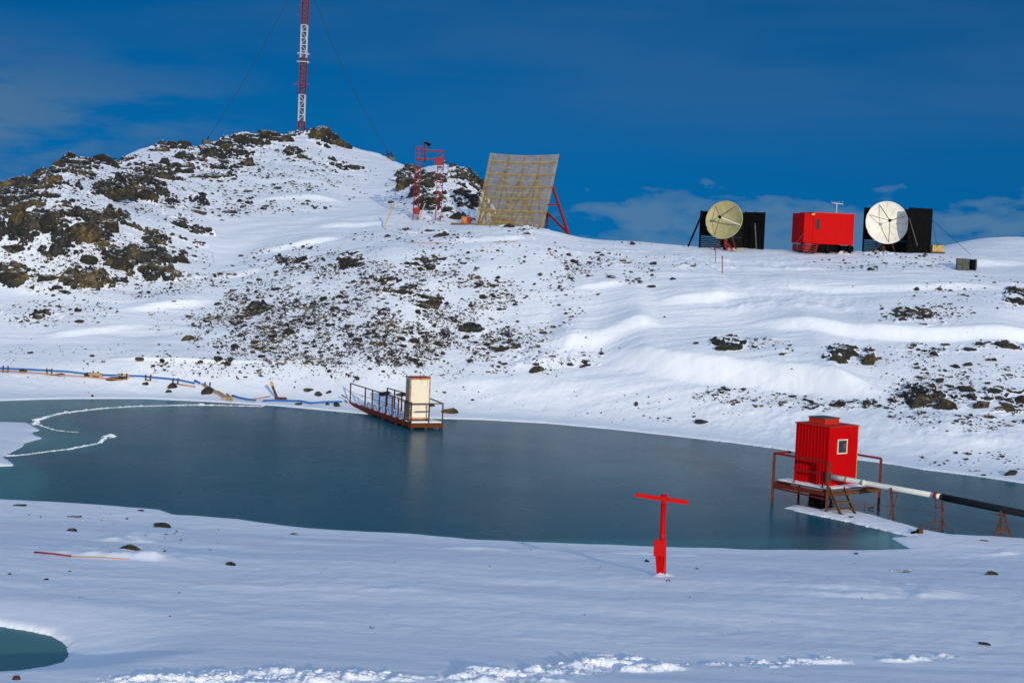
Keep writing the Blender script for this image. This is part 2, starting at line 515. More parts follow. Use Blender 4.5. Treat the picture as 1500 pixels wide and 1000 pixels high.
M['cabinet'] = worn('rust_stained_white_paint', (.78, .72, .58), (.50, .20, .06), .36, 3.2, .5, stretch=(3, 3, .7), soft=.06, dark=.93)
M['pipe_white'] = worn('white_pipe_cladding', (.60, .60, .58), (.30, .24, .16), .34, 7, .5, dark=.9)
M['pipe_black'] = worn('black_pipe', (.008, .009, .013), (.02, .02, .02), .4, 6, .5)
M['blue'] = worn('blue_pipe', (.012, .12, .40), (.05, .1, .3), .35, 5, .5)
M['dish_cream'] = worn('cream_dish', (.40, .36, .18), (.26, .22, .10), .42, 2.4, .55, soft=.2)
M['dish_white'] = worn('white_dish', (.80, .77, .70), (.55, .50, .40), .35, 2.0, .55, soft=.2)
M['tan'] = worn('tan_slats', (.40, .30, .13), (.22, .15, .07), .45, 3, .6, soft=.2)
M['tan_dark'] = worn('tan_frame', (.16, .115, .055), (.10, .065, .03), .45, 4, .6, soft=.2)
M['orange'] = worn('orange_paint', (.50, .20, .07), (.4, .1, .04), .4, 5, .6)
M['yellow'] = worn('yellow_paint', (.50, .34, .10), (.25, .15, .05), .45, 5, .6)
M['frame_white'] = worn('pale_window_frame', (.62, .60, .50), (.4, .35, .25), .35, 8, .5)
m, nt, b = new_mat('dark_glass'); b.inputs['Base Color'].default_value = (.02, .028, .03, 1); b.inputs['Roughness'].default_value = .08; M['glass'] = m


def rock_nodes(nt, scale=1.0):
    co, g = coords(nt)
    n1 = noise(nt, co, .55 * scale, 5, .6, .4); n2 = noise(nt, co, 3.5 * scale, 8, .7, .6)
    c1 = ramp(nt, n1, [(.36, (.014, .013, .010)), (.52, (.036, .031, .018)), (.62, (.125, .088, .032))])
    c2 = ramp(nt, n2, [(.36, (.10, .10, .11)), (.5, (.62, .62, .60)), (.66, (1.5, 1.45, 1.3))])  # rock grain; dark stop pushed towards black to imitate shadow
    mm = N(nt, 'ShaderNodeMix', data_type='RGBA', blend_type='MULTIPLY'); mm.inputs[0].default_value = 1
    nt.links.new(c1, mm.inputs[6]); nt.links.new(c2, mm.inputs[7])
    v = N(nt, 'ShaderNodeTexVoronoi', feature='DISTANCE_TO_EDGE', i_Scale=1.3 * scale)
    cd = N(nt, 'ShaderNodeVectorMath', operation='ADD'); nt.links.new(co, cd.inputs[0])
    nn = N(nt, 'ShaderNodeTexNoise', i_Scale=1.6 * scale, i_Detail=4.0); nt.links.new(co, nn.inputs['Vector']); nt.links.new(nn.outputs[1], cd.inputs[1])
    nt.links.new(cd.outputs[0], v.inputs['Vector'])
    crack = ramp(nt, v.outputs[0], [(0, 0), (.05, 1)])
    h = math_n(nt, 'ADD', math_n(nt, 'MULTIPLY', crack, .5), n2)
    return mm.outputs[2], h, co, g, n2


def snow_cap(nt, g, n2, lo, hi, wob=.5):
    """1 where snow lies (upward faces), broken up by noise"""
    sx = N(nt, 'ShaderNodeSeparateXYZ'); nt.links.new(g.outputs['Normal'], sx.inputs[0])
    a = math_n(nt, 'ADD', sx.outputs[2], math_n(nt, 'MULTIPLY', math_n(nt, 'SUBTRACT', n2, .5), wob))
    return ramp(nt, a, [(lo, 0), (hi, 1)])


def make_rock(name, lo, hi):
    m, nt, b = new_mat(name)
    col, h, co, g, n2 = rock_nodes(nt)
    cap = snow_cap(nt, g, n2, lo, hi)
    nt.links.new(mixc(nt, cap, col, SNOWC), b.inputs['Base Color'])
    b.inputs['Roughness'].default_value = .85
    bump(nt, b, h, .12, 1.0)
    return m


M['rock'] = make_rock('bare_rock', .90, .97)
M['rock_snowy'] = make_rock('snow_dusted_rock', .80, .88)

# snow ground with rock showing through
m, nt, b = new_mat('snow_ground'); M['snow'] = m
col, h, co, g, n2 = rock_nodes(nt)
at = N(nt, 'ShaderNodeAttribute', attribute_name='rock')
sx = N(nt, 'ShaderNodeSeparateXYZ'); nt.links.new(g.outputs['Normal'], sx.inputs[0])
nfine = noise(nt, co, 2.2, 6, .7)
# rock shows where the attribute is high and the face is steep
steep = math_n(nt, 'MULTIPLY', math_n(nt, 'SUBTRACT', .93, sx.outputs[2]), 3.0)
a = math_n(nt, 'ADD', math_n(nt, 'MULTIPLY', at.outputs['Fac'], .50), steep)
a = math_n(nt, 'ADD', a, math_n(nt, 'MULTIPLY', math_n(nt, 'SUBTRACT', nfine, .5), 1.1))
a = math_n(nt, 'MULTIPLY', a, math_n(nt, 'GREATER_THAN', at.outputs['Fac'], .03))
rf = ramp(nt, a, [(.54, 0), (.60, 1)])
sv = noise(nt, co, .12, 3, .5)
snowc = mixc(nt, sv, (.82, .845, .895), (.90, .92, .95))
nt.links.new(mixc(nt, rf, snowc, col), b.inputs['Base Color'])
b.inputs['Roughness'].default_value = .65
co2, _ = coords(nt, (.5, 1.5, 1))
nb = noise(nt, co2, 3.2, 6, .6); nb2 = noise(nt, co, 14, 4, .6)
sh_ = math_n(nt, 'ADD', math_n(nt, 'MULTIPLY', nb, .55), math_n(nt, 'MULTIPLY', nb2, .3))
hh = N(nt, 'ShaderNodeMix', data_type='FLOAT'); nt.links.new(rf, hh.inputs[0]); nt.links.new(sh_, hh.inputs[2]); nt.links.new(h, hh.inputs[3])
bump(nt, b, hh.outputs[0], .04, .55)

m, nt, b = new_mat('clean_snow'); M['clean_snow'] = m
co, g = coords(nt); b.inputs['Base Color'].default_value = (*SNOWC, 1); b.inputs['Roughness'].default_value = .6
bump(nt, b, noise(nt, co, 9, 5, .6), .03, .7)


def ice_material(name, stops, rough=.3):
    m, nt, b = new_mat(name)
    co, g = coords(nt, (.35, 1, 1)); co1, _ = coords(nt)
    at = N(nt, 'ShaderNodeAttribute', attribute_name='pale')
    n1 = noise(nt, co, .07, 3, .5); n2 = noise(nt, co1, .25, 3, .5, .5)
    f = math_n(nt, 'ADD', math_n(nt, 'ADD', math_n(nt, 'MULTIPLY', n1, .42), math_n(nt, 'MULTIPLY', n2, .05)), at.outputs['Fac'])
    nt.links.new(ramp(nt, f, stops), b.inputs['Base Color'])
    nt.links.new(ramp(nt, n2, [(.3, rough - .01), (.7, rough + .02)]), b.inputs['Roughness'])
    b.inputs['IOR'].default_value = 1.31; b.inputs['Specular Tint'].default_value = (.42, .80, 1.0, 1); b.inputs['Specular IOR Level'].default_value = .09
    co3, _ = coords(nt, (1, .25, 1))
    bump(nt, b, noise(nt, co3, 1.5, 5, .6), .002, .3)
    return m


M['ice'] = ice_material('lake_ice', [(.12, (.002, .078, .116)), (.36, (.003, .098, .136)), (.62, (.010, .15, .17)), (.95, (.07, .24, .27)), (1.0, (.2, .4, .45))], .27)
M['pond_ice'] = ice_material('pond_ice', [(.1, (.07, .19, .20)), (.5, (.10, .24, .25))], .34)


# ------------------------------------------------------------------ builders
def tag(o, label=None, cat=None, group=None, kind=None):
    if label: o['label'] = label
    if cat: o['category'] = cat
    if group: o['group'] = group
    if kind: o['kind'] = kind
    return o


def thing(name, loc, label, cat, group=None):
    o = bpy.data.objects.new(name, None); COL.objects.link(o)
    o.location = loc; o.empty_display_size = .3
    o['_x'], o['_y'], o['_z'] = loc
    return tag(o, label, cat, group)


def root_of(o):
    while o.parent is not None:
        o = o.parent
    return o


class MB:
    def __init__(self):
        self.v = []; self.f = []; self.smooth = []

    def add(self, vs, fs, smooth=False):
        k = len(self.v)
        self.v += [tuple(p) for p in vs]
        self.f += [tuple(i + k for i in f) for f in fs]
        self.smooth += [smooth] * len(fs)
        return self

    def hexa(self, c):
        return self.add(c, [(0, 3, 2, 1), (4, 5, 6, 7), (0, 1, 5, 4), (1, 2, 6, 5), (2, 3, 7, 6), (3, 0, 4, 7)])

    def box(self, F, a0, a1, b0, b1, c0, c1):
        return self.hexa([F(a0, b0, c0), F(a1, b0, c0), F(a1, b1, c0), F(a0, b1, c0), F(a0, b0, c1), F(a1, b0, c1), F(a1, b1, c1), F(a0, b1, c1)])

    def bar(self, p, q, w, h=None):
        h = h or w
        p = Vector(p); q = Vector(q); d = (q - p).normalized()
        up = Vector((0, 0, 1)) if abs(d.z) < .93 else Vector((.3, 1, 0))
        s = d.cross(up).normalized(); u = s.cross(d).normalized()
        c = []
        for e in (p, q):
            for i, j in ((-1, -1), (1, -1), (1, 1), (-1, 1)):
                c.append(e + s * (i * w / 2) + u * (j * h / 2))
        return self.hexa(c)

    def tube(self, pts, r, n=10, cap=True):
        pts = [Vector(p) for p in pts]; rr = r if isinstance(r, (list, tuple)) else [r] * len(pts)
        vs = []
        for i, p in enumerate(pts):
            d = (pts[min(i + 1, len(pts) - 1)] - pts[max(i - 1, 0)]).normalized()
            up = Vector((0, 0, 1)) if abs(d.z) < .9 else Vector((0, 1, 0))
            s = d.cross(up).normalized(); u = s.cross(d)
            for k in range(n):
                a = 2 * math.pi * k / n
                vs.append(p + s * (math.cos(a) * rr[i]) + u * (math.sin(a) * rr[i]))
        fs = []
        for i in range(len(pts) - 1):
            for k in range(n):
                a = i * n + k; b_ = i * n + (k + 1) % n
                fs.append((a, b_, b_ + n, a + n))
        self.add(vs, fs, True)
        if cap:
            k = len(self.v) - len(vs); e = k + len(vs) - n
            self.f += [tuple(range(k + n - 1, k - 1, -1)), tuple(range(e, e + n))]; self.smooth += [False, False]
        return self

    def build(self, name, mat, parent=None, label=None, cat=None, group=None, kind=None, origin=None):
        me = bpy.data.meshes.new(name)
        if parent is not None:
            rt = root_of(parent)
            org = Vector((rt['_x'], rt['_y'], rt['_z']))
        else:
            v = np.array(self.v)
            org = Vector(origin) if origin is not None else Vector((float(v[:, 0].mean()), float(v[:, 1].mean()), float(v[:, 2].min())))
        me.from_pydata([(p[0] - org.x, p[1] - org.y, p[2] - org.z) for p in self.v], [], self.f)
        me.polygons.foreach_set('use_smooth', self.smooth)
        me.update()
        bm = bmesh.new(); bm.from_mesh(me); bmesh.ops.recalc_face_normals(bm, faces=bm.faces); bm.to_mesh(me); bm.free()
        me.materials.append(M[mat] if isinstance(mat, str) else mat)
        o = bpy.data.objects.new(name, me); COL.objects.link(o)
        if parent is not None:
            o.parent = parent
        else:
            o.location = org
            o['_x'], o['_y'], o['_z'] = org
        return tag(o, label, cat, group, kind)


def frame(o, ang):
    """local frame: a along the angle, b to its left (away), c up"""
    o = Vector(o); u = Vector((math.cos(ang), math.sin(ang), 0)); v = Vector((-math.sin(ang), math.cos(ang), 0))
    return lambda a, b, c: o + u * a + v * b + Vector((0, 0, c))


def corr_box(mb, F, a0, a1, b0, b1, c0, c1, pitch=.2, dep=.02):
    """closed box whose four walls are folded sheet"""
    pts = []

    def side(p, q, nrm):
        L = math.dist(p, q); n = max(1, round(L / pitch)); dx = ((q[0] - p[0]) / n, (q[1] - p[1]) / n)
        for i in range(n):
            for t, o in ((.0, 0), (.55, 0), (.65, 1), (.9, 1)):
                pts.append((p[0] + dx[0] * (i + t) + nrm[0] * o * dep, p[1] + dx[1] * (i + t) + nrm[1] * o * dep))
    side((a0, b0), (a1, b0), (0, -1)); side((a1, b0), (a1, b1), (1, 0)); side((a1, b1), (a0, b1), (0, 1)); side((a0, b1), (a0, b0), (-1, 0))
    n = len(pts)
    vs = [F(x, y, c0) for x, y in pts] + [F(x, y, c1) for x, y in pts]
    mb.add(vs, [(i, (i + 1) % n, (i + 1) % n + n, i + n) for i in range(n)] + [tuple(range(n - 1, -1, -1)), tuple(range(n, 2 * n))])
    return mb


def grid_mesh(name, X, Y, Z, mat, attr=None, smooth=True):
    nr, nc = X.shape
    me = bpy.data.meshes.new(name)
    co = np.stack([X, Y, Z], -1).reshape(-1, 3).astype(np.float32)
    i = (np.arange(nr - 1)[:, None] * nc + np.arange(nc - 1)[None, :]).ravel()
    q = np.stack([i, i + 1, i + nc + 1, i + nc], -1).astype(np.int32)
    me.vertices.add(len(co)); me.vertices.foreach_set('co', co.ravel())
    me.loops.add(q.size); me.loops.foreach_set('vertex_index', q.ravel())
    me.polygons.add(len(q)); me.polygons.foreach_set('loop_start', np.arange(0, q.size, 4, dtype=np.int32))
    me.polygons.foreach_set('loop_total', np.full(len(q), 4, np.int32))
    me.polygons.foreach_set('use_smooth', np.full(len(q), smooth))
    me.update()
    if attr is not None:
        a = me.attributes.new(attr[0], 'FLOAT', 'POINT'); a.data.foreach_set('value', attr[1].ravel().astype(np.float32))
    me.materials.append(mat)
    o = bpy.data.objects.new(name, me); COL.objects.link(o)
    return o


# ------------------------------------------------------------------ setting
tag(grid_mesh('ground', XX, YY, GZ, M['snow'], ('rock', GR)), 'snow covered ground rising from the lake to a rocky hill', kind='structure')

gx, gy = np.meshgrid(np.arange(-48, 42, .25), np.arange(46, 93, .25))
PALE = [(120, 592, 210, 9, .46), (30, 604, 70, 16, .48), (90, 648, 76, 15, .42), (10, 705, 60, 32, .40), (60, 625, 60, 12, .3), (1310, 792, 60, 14, .6), (1200, 795, 120, 10, .35), (900, 795, 400, 6, .3), (640, 700, 300, 40, .06), (20, 640, 60, 34, .25)]
gpx, gpy = project(gx, gy, gx * 0)
pale = blob(gpx, gpy, PALE) + .12 * sst(signed_dist(gx, gy, LAKE), -1.0, 0)
# smooth dark ice beyond the ridges, stained brown-grey under the hut
tag(grid_mesh('lake_ice', gx, gy, gx * 0, M['ice'], ('pale', pale)), 'frozen lake with dark blue ice', kind='structure')
gx, gy = np.meshgrid(np.arange(-17, POND[:, 0].max() + .3, .1), np.arange(POND[:, 1].min() - .3, POND[:, 1].max() + .3, .1))
tag(grid_mesh('pond_ice', gx, gy, gx * 0 + POND_Z, M['pond_ice'], ('pale', gx * 0)), 'small frozen pond in the snow', kind='structure')

# ------------------------------------------------------------------ rocks
def ico(sub):
    bm = bmesh.new(); bmesh.ops.create_icosphere(bm, subdivisions=sub, radius=1)
    v = np.array([x.co[:] for x in bm.verts]); f = np.array([[x.index for x in q.verts] for q in bm.faces]); bm.free()
    return v, f


ICO = {k: ico(k) for k in (1, 2, 3, 4, 5)}


def rock_shape(sub, seed, cuts=12, rough=.06, flat=.75):
    r = np.random.default_rng(seed); v, f = ICO[sub]; v = v.copy()
    n = r.normal(size=(cuts, 3)); n /= np.linalg.norm(n, axis=1)[:, None]; n[:, 2] *= .8
    n /= np.linalg.norm(n, axis=1)[:, None]
    d = r.uniform(.42, .86, cuts)
    for k in range(cuts):
        e = np.maximum(v @ n[k] - d[k], 0); v -= e[:, None] * n[k] * .96
    if rough:
        dn = fbm(v[:, 0] * 2 + seed, v[:, 1] * 2 + v[:, 2] * 1.7, seed, 4, .6)
        v = v * (1 + rough * 2.2 * dn)[:, None]
    v[:, 0] *= r.uniform(.95, 1.15); v[:, 1] *= r.uniform(.75, 1.0); v[:, 2] *= flat
    return v / np.abs(v[:, 0]).max(), f


def mesh_np(name, v, f, mat, smooth=False):
    me = bpy.data.meshes.new(name)
    me.vertices.add(len(v)); me.vertices.foreach_set('co', v.astype(np.float32).ravel())
    me.loops.add(f.size); me.loops.foreach_set('vertex_index', f.astype(np.int32).ravel())
    me.polygons.add(len(f)); me.polygons.foreach_set('loop_start', np.arange(0, f.size, 3, dtype=np.int32))
    me.polygons.foreach_set('loop_total', np.full(len(f), 3, np.int32))
    me.polygons.foreach_set('use_smooth', np.full(len(f), smooth))
    me.update(); me.materials.append(mat); return me


BIG = [mesh_np('boulder', *rock_shape(5, 100 + i, 26, .035), M['rock']) for i in range(7)]
SMALL = [mesh_np('stone', *rock_shape(2, 200 + i, 9, .05), M['rock']) for i in range(8)]


def put_rock(name, me, x, y, z, w, hgt, label, cat, group=None, rz=0, dep=None):
    o = bpy.data.objects.new(name, me); COL.objects.link(o)
    o.location = (x, y, z); o.rotation_euler = (random.uniform(-.15, .15), random.uniform(-.15, .15), rz)
    o.scale = (w, dep or w * .8, hgt)
    return tag(o, label, cat, group)


# hand placed boulders: px, py of the foot, width px, height px, label
BOULD = [
    (192, 806, 40, 13, 'large wedge shaped dark boulder in the near snow above the lying red pole'),
    (104, 778, 22, 7, 'flat brown rock in near snow, left of the wedge shaped boulder'),
    (236, 772, 28, 8, 'pair of rounded dark rocks on the near shore above the wedge shaped boulder'),
    (110, 757, 24, 4, 'low dark rock slab on the near left shore'),
    (207, 749, 13, 5, 'small dark rock right at the near left waterline'),
    (27, 741, 22, 5, 'dark flat rock at the near left waterline corner'),
    (338, 828, 16, 7, 'lone dark rock in near snow right of the wedge shaped boulder'),
    (430, 783, 17, 4, 'dark stone just below the near shore, left of centre'),
    (1452, 842, 26, 9, 'dark rock with snow bank behind it in the right foreground'),
    (1443, 944, 18, 5, 'small brown rock at the lower right corner of the snow'),
    (1320, 838, 42, 3, 'long flat rock slab in the snow below the black pipe'),
    (662, 606, 30, 16, 'rounded grey boulder on the shore right of the pier cabinet'),
    (452, 573, 20, 9, 'brown rock on the shore slope left of the pier'),
    (466, 581, 15, 9, 'dark rock beside the brown rock left of the pier'),
    (482, 576, 15, 8, 'broken rock nearest the pier railing on the shore'),
    (480, 593, 9, 6, 'small block rock under the blue pipe end near the pier'),
    (493, 596, 10, 8, 'round rock under the blue pipe beside the pier foot'),
    (438, 593, 12, 7, 'round brown rock propping the blue pipe left of the pier'),
    (566, 580, 24, 12, 'dark boulder behind the pier railing'),
    (588, 582, 16, 9, 'dark boulder behind the pier, next to the cabinet'),
    (630, 596, 14, 6, 'low rock behind the pier cabinet on the right'),
    (1352, 597, 50, 36, 'big grey boulder on the right slope at the end of the bright drift'),
    (1385, 600, 42, 24, 'dark cracked boulder touching the big grey boulder'),
    (1418, 575, 26, 10, 'flat dark boulder right of the cracked boulder'),
    (1440, 598, 34, 18, 'dark boulder in the right hand boulder field'),
    (1478, 603, 34, 20, 'dark boulder at the right edge of the boulder field'),
    (1450, 613, 22, 8, 'low dark rock below the right boulder field'),
    (1497, 590, 20, 16, 'dark boulder cut by the right edge of view'),
    (1228, 531, 36, 22, 'dark boulder group in the middle of the right slope'),
    (1252, 522, 24, 13, 'dark boulder between the two slope boulders'),
    (1272, 535, 20, 19, 'upright dark boulder right of the slope boulder group'),
    (1068, 513, 40, 18, 'blocky olive boulder above the bright snow drift'),
    (1050, 501, 14, 7, 'small dark rock left of the blocky olive boulder'),
    (1020, 504, 12, 6, 'small dark rock farthest left above the bright drift'),
    (1028, 620, 24, 8, 'low dark rock alone on the far shore above the lake'),
    (857, 537, 26, 8, 'brown rock ledge in the snow gully at centre right'),
    (1430, 700 - 10, 30, 3, 'thin dark slab on the far right shore'),
    (1480, 696, 22, 9, 'pointed dark rock at the far right waterline'),
    (1442, 697, 9, 4, 'small pointed rock beside the far right waterline'),
    (590, 430, 34, 14, 'black jagged outcrop on the middle hummock, upper one'),
    (632, 449, 30, 15, 'black jagged outcrop on the middle hummock, lower one'),
    (620, 436, 10, 8, 'round grey boulder between the black outcrops of the hummock'),
    (654, 447, 14, 9, 'dark rock at the right end of the black outcrops'),
    (570, 413, 34, 9, 'flat black ledge above the black outcrops of the hummock'),
    (512, 390, 32, 12, 'dark rock ridge on the left shoulder of the hummock'),
    (707, 438, 14, 10, 'brown boulder right of the black outcrops'),
    (686, 487, 34, 8, 'mossy brown ledge on the lower hummock'),
    (738, 514, 40, 11, 'broken dark ledge at the foot of the hummock'),
    (470, 202, 34, 22, 'dark crag just right of the mast base on the hilltop'),
    (495, 214, 40, 20, 'dark sloping crag on the hilltop right of the mast'),
    (350, 212, 40, 24, 'large dark crag on the hilltop left of the mast'),
    (330, 222, 26, 14, 'dark crag below the large hilltop crag'),
    (396, 200, 38, 12, 'low dark crag left of the mast base'),
    (440, 232, 22, 14, 'square dark boulder below the mast'),
    (268, 212, 24, 9, 'dark rock on the left skyline near the guy wire'),
    (232, 222, 36, 9, 'flat dark rock slab on the left skyline'),
    (181, 220, 24, 9, 'dark skyline rock above the left hillside'),
    (150, 238, 44, 14, 'broken dark ledge on the upper left skyline'),
    (85, 244, 20, 12, 'small crag at the upper left corner of the hill'),
    (300, 262, 60, 12, 'long dark rock band below the hilltop crags'),
    (255, 245, 36, 12, 'dark rock band under the left skyline'),
    (165, 288, 56, 20, 'smooth dark slab outcrop in the middle of the left hillside'),
    (212, 290, 40, 18, 'split slab outcrop beside the smooth dark slab'),
    (22, 330, 40, 62, 'tall ochre cliff face at the left edge of view'),
    (66, 335, 44, 36, 'dark fissured cliff right of the ochre face'),
    (116, 352, 52, 32, 'brown cliff block in the middle of the left cliffs'),
    (160, 338, 32, 24, 'brown cliff block at the right end of the left cliffs'),
    (20, 372, 50, 26, 'dark broken rock below the ochre cliff'),
    (128, 388, 34, 24, 'black rock mass under the cliffs, left one'),
    (176, 394, 36, 24, 'black rock mass under the cliffs, middle one'),
    (222, 396, 32, 20, 'black rock mass under the cliffs, right one'),
    (262, 385, 28, 16, 'dark boulder at the right end of the black rock masses'),
    (10, 418, 44, 22, 'dark rock mass low at the left edge of view'),
    (68, 412, 40, 16, 'dark rubble rock below the cliffs'),
    (95, 430, 18, 10, 'lone dark boulder on the snow below the left cliffs'),
    (288, 312, 26, 8, 'flat brown rock in the snow right of the hillside slabs'),
    (336, 312, 26, 7, 'second flat brown rock in the open snow of the left hill'),
    (280, 296, 12, 9, 'small upright rock above the flat brown rocks'),
    (350, 296, 12, 8, 'small round rock in the open snow below the mast hill'),
    (596, 275, 34, 16, 'dark outcrop left of the red gantry on the knoll'),
    (632, 300, 34, 26, 'dark craggy rock face behind the red gantry'),
    (668, 262, 26, 12, 'snowy crag on top of the knoll right of the gantry'),
    (694, 302, 16, 26, 'streaked crag beside the mesh reflector'),
    (706, 262, 12, 14, 'dark crag at the right shoulder of the knoll'),
    (668, 322, 30, 22, 'dark rock at the foot of the knoll near the orange barrel'),
    (745, 333, 22, 9, 'dark rock in front of the mesh reflector foot'),
    (645, 347, 24, 7, 'dark rock patch below the red gantry'),
    (958, 388, 12, 8, 'ochre boulder on the skyline side of the hummock'),
    (985, 410, 11, 8, 'ochre pointed boulder on the snow right of the hummock'),
    (954, 422, 17, 7, 'low ochre boulder on the right shoulder of the hummock'),
    (1355, 446 + 20, 22, 8, 'dark rock in the upper right stone patch'),
    (1322, 470, 18, 7, 'dark rock at the lower end of the upper right stone patch'),
    (1493, 444, 28, 14, 'dark rocks on the right edge under the skyline drift'),
    (1478, 508, 36, 9, 'dark ledge at the right end of the upper stone band'),
    (1436, 505, 18, 9, 'round dark rock in the middle of the upper stone band'),
    (1388, 506, 20, 6, 'dark rock at the left end of the upper stone band'),
]
bp = np.array([(b_[0], b_[1]) for b_ in BOULD], float)
bx_, by_ = hits(bp[:, 0], bp[:, 1])
for i, (px, py, w, hp, lab) in enumerate(BOULD):
    x, y = bx_[i], by_[i]
    if not np.isfinite(y):
        x, y = hits(np.array([px * 1.0]), np.array([py + 10.0])); x, y = float(x[0]), float(y[0])
        if not math.isfinite(y):
            continue
    sc = y / FPX; W = w * sc; H = hp * sc
    dep = min(W * .8, max(H * 1.1, W * .4))
    z = ground(x, y)
    put_rock('boulder', BIG[i % len(BIG)], x, y + dep * .35, z + H * .02, W * .54, H * .92, lab, 'boulder', rz=random.choice([-.25, .2, 2.9, .4, 3.3]), dep=dep * .6)

# scattered stones
SPECK = [(540, 460, 200, 70, 5200, 1), (480, 490, 190, 42, 2900, 1), (700, 430, 150, 70, 700, 1), (900, 385, 110, 28, 520, 1), (250, 265, 220, 55, 2400, 1), (110, 330, 130, 90, 1700, 1),
         (180, 400, 150, 40, 1000, 1), (340, 440, 130, 38, 800, 1), (80, 460, 90, 18, 250, 1), (640, 280, 70, 45, 700, 1), (420, 260, 120, 50, 450, 1), (780, 515, 90, 34, 420, 1), (940, 515, 90, 10, 120, 1),
         (960, 590, 190, 26, 120, 1), (1300, 550, 200, 40, 330, 1), (1410, 600, 100, 30, 420, 1), (1340, 462, 80, 18, 300, 1), (1430, 530, 90, 36, 260, 1), (1220, 590, 90, 9, 260, 1), (1420, 430, 90, 24, 200, 1),
         (1300, 385, 110, 12, 260, 1), (1080, 580, 60, 10, 170, 1), (1420, 680, 80, 18, 90, 1), (820, 400, 90, 40, 200, 1), (600, 345, 90, 9, 160, 1), (480, 540, 240, 16, 500, 1), (780, 330, 60, 14, 130, 1), (440, 380, 80, 20, 420, 1),
         (650, 390, 180, 30, 420, 1), (150, 520, 200, 14, 90, 1), (750, 500, 800, 110, 300, 0), (120, 755, 130, 18, 26, 0), (270, 790, 60, 20, 20, 0), (750, 860, 750, 70, 26, 0), (60, 870, 90, 50, 10, 0), (1100, 820, 400, 14, 12, 0),
         (690, 505, 90, 22, 300, 1), (300, 525, 90, 12, 90, 1), (350, 480, 120, 20, 300, 1), (1380, 575, 70, 24, 380, 1), (1100, 510, 60, 14, 150, 1), (110, 548, 110, 10, 40, 0), (680, 575, 60, 14, 30, 0)]
pp = []; cl = []
for cx, cy, rx, ry, n, c in SPECK:
    a = rng.uniform(0, 2 * np.pi, n * 4); q = np.sqrt(rng.uniform(0, 1.25, n * 4))
    pp.append(np.stack([cx + rx * q * np.cos(a), cy + ry * q * np.sin(a)], -1)); cl.append(np.full(n * 4, c))
pp = np.concatenate(pp); cl = np.concatenate(cl)
hx, hy = hits(pp[:, 0], pp[:, 1])
ok = np.isfinite(hy)
pp, cl, hx, hy = pp[ok], cl[ok], hx[ok], hy[ok]
nz = fbm(hx * .45 + 5, hy * .30, 501, 4, .6)
keep = np.where(cl == 1, nz > rng.normal(-.04, .19, len(hx)), rng.uniform(size=len(hx)) < .25)
onb = np.zeros(len(hx), bool)
for bx__, by__, h__, w__, L__ in BW:
    if h__ < .3: continue
    o_ = np.argsort(bx__); t_ = hy - np.interp(hx, bx__[o_], by__[o_])
    onb |= (hx > bx__.min() + .5) & (hx < bx__.max() - .5) & (t_ > -.2) & (t_ < w__ + 1.6)
keep &= ~(onb & (rng.uniform(size=len(hx)) < .93))
keep &= ~((fbm(hx * .12, hy * .16, 777, 2) > .12) & (pp[:, 0] > 700) & (rng.uniform(size=len(hx)) < .85))
sdl = signed_dist(hx, hy, LAKE); sdp = signed_dist(hx, hy, POND)
keep &= (sdl > .25) & (sdp > .2)
pp, cl, hx, hy = pp[keep], cl[keep], hx[keep], hy[keep]
jit = rng.uniform(-.2, .2, len(hx)); hy = hy + jit
hz = grid_lookup(MZ, hx / hy, hy)
size = .026 * np.exp(rng.normal(0, .72, len(hx))) * np.where(hy > 130, 1.35, 1.0)
size = np.where(hy < 60, size * .75, size)
size = np.minimum(size, np.where(hy > 60, .34, .16))
app = size / hy
order = np.argsort(-app)
NI = 200
ind = order[:NI]; rest = order[NI:]


def region(px, py):
    if py > 700: return ('small dark stone in the near snow between the lake and the bottom of the view', 'small stones in the near snow')
    if px < 430 and py < 430: return ('dark stone in the snow of the rocky left hill below the mast', 'stones on the left hill')
    if px > 1000: return ('dark stone lying in the snow of the right slope above the red hut', 'stones on the right slope')
    if py < 335: return ('dark stone on the snowy knoll behind the red gantry', 'stones on the knoll')
    if px < 430: return ('dark stone on the low left slope above the blue pipe', 'stones above the blue pipe')
    return ('dark stone on the middle hummock between the reflector and the pier', 'stones on the middle hummock')


for i in ind:
    lab, grp = region(pp[i, 0], pp[i, 1])
    s_ = float(size[i])
    put_rock('stone', SMALL[int(i) % 8], float(hx[i]), float(hy[i]), float(hz[i]) + s_ * .2, s_ * random.uniform(1, 1.5), s_ * random.uniform(.7, 1.0), lab, 'stone', grp, rz=random.uniform(0, 6.28))
VS, FS = [], []
base_s = [rock_shape(1, 300 + i, 5, 0) for i in range(12)]
off = 0
for k, (bv, bf) in enumerate(base_s):
    idx = rest[k::12]
    n = len(idx)
    th = rng.uniform(0, 2 * np.pi, n); s_ = size[idx]
    sx_ = s_ * rng.uniform(.9, 1.7, n); sy_ = s_ * rng.uniform(.7, 1.1, n); sz_ = s_ * rng.uniform(.6, 1.1, n)
    X = bv[None, :, 0] * sx_[:, None]; Y_ = bv[None, :, 1] * sy_[:, None]; Z = bv[None, :, 2] * sz_[:, None]
    V = np.stack([X * np.cos(th)[:, None] - Y_ * np.sin(th)[:, None] + hx[idx][:, None], X * np.sin(th)[:, None] + Y_ * np.cos(th)[:, None] + hy[idx][:, None], Z + hz[idx][:, None] + (s_ * .2)[:, None]], -1)
    VS.append(V.reshape(-1, 3)); FS.append((bf[None] + (np.arange(n) * len(bv))[:, None, None] + off).reshape(-1, 3)); off += n * len(bv)
gm = mesh_np('gravel', np.concatenate(VS), np.concatenate(FS), M['rock'])
go = bpy.data.objects.new('gravel', gm); COL.objects.link(go)
tag(go, 'countless small dark stones strewn over the snowy slopes', 'gravel', kind='stuff')

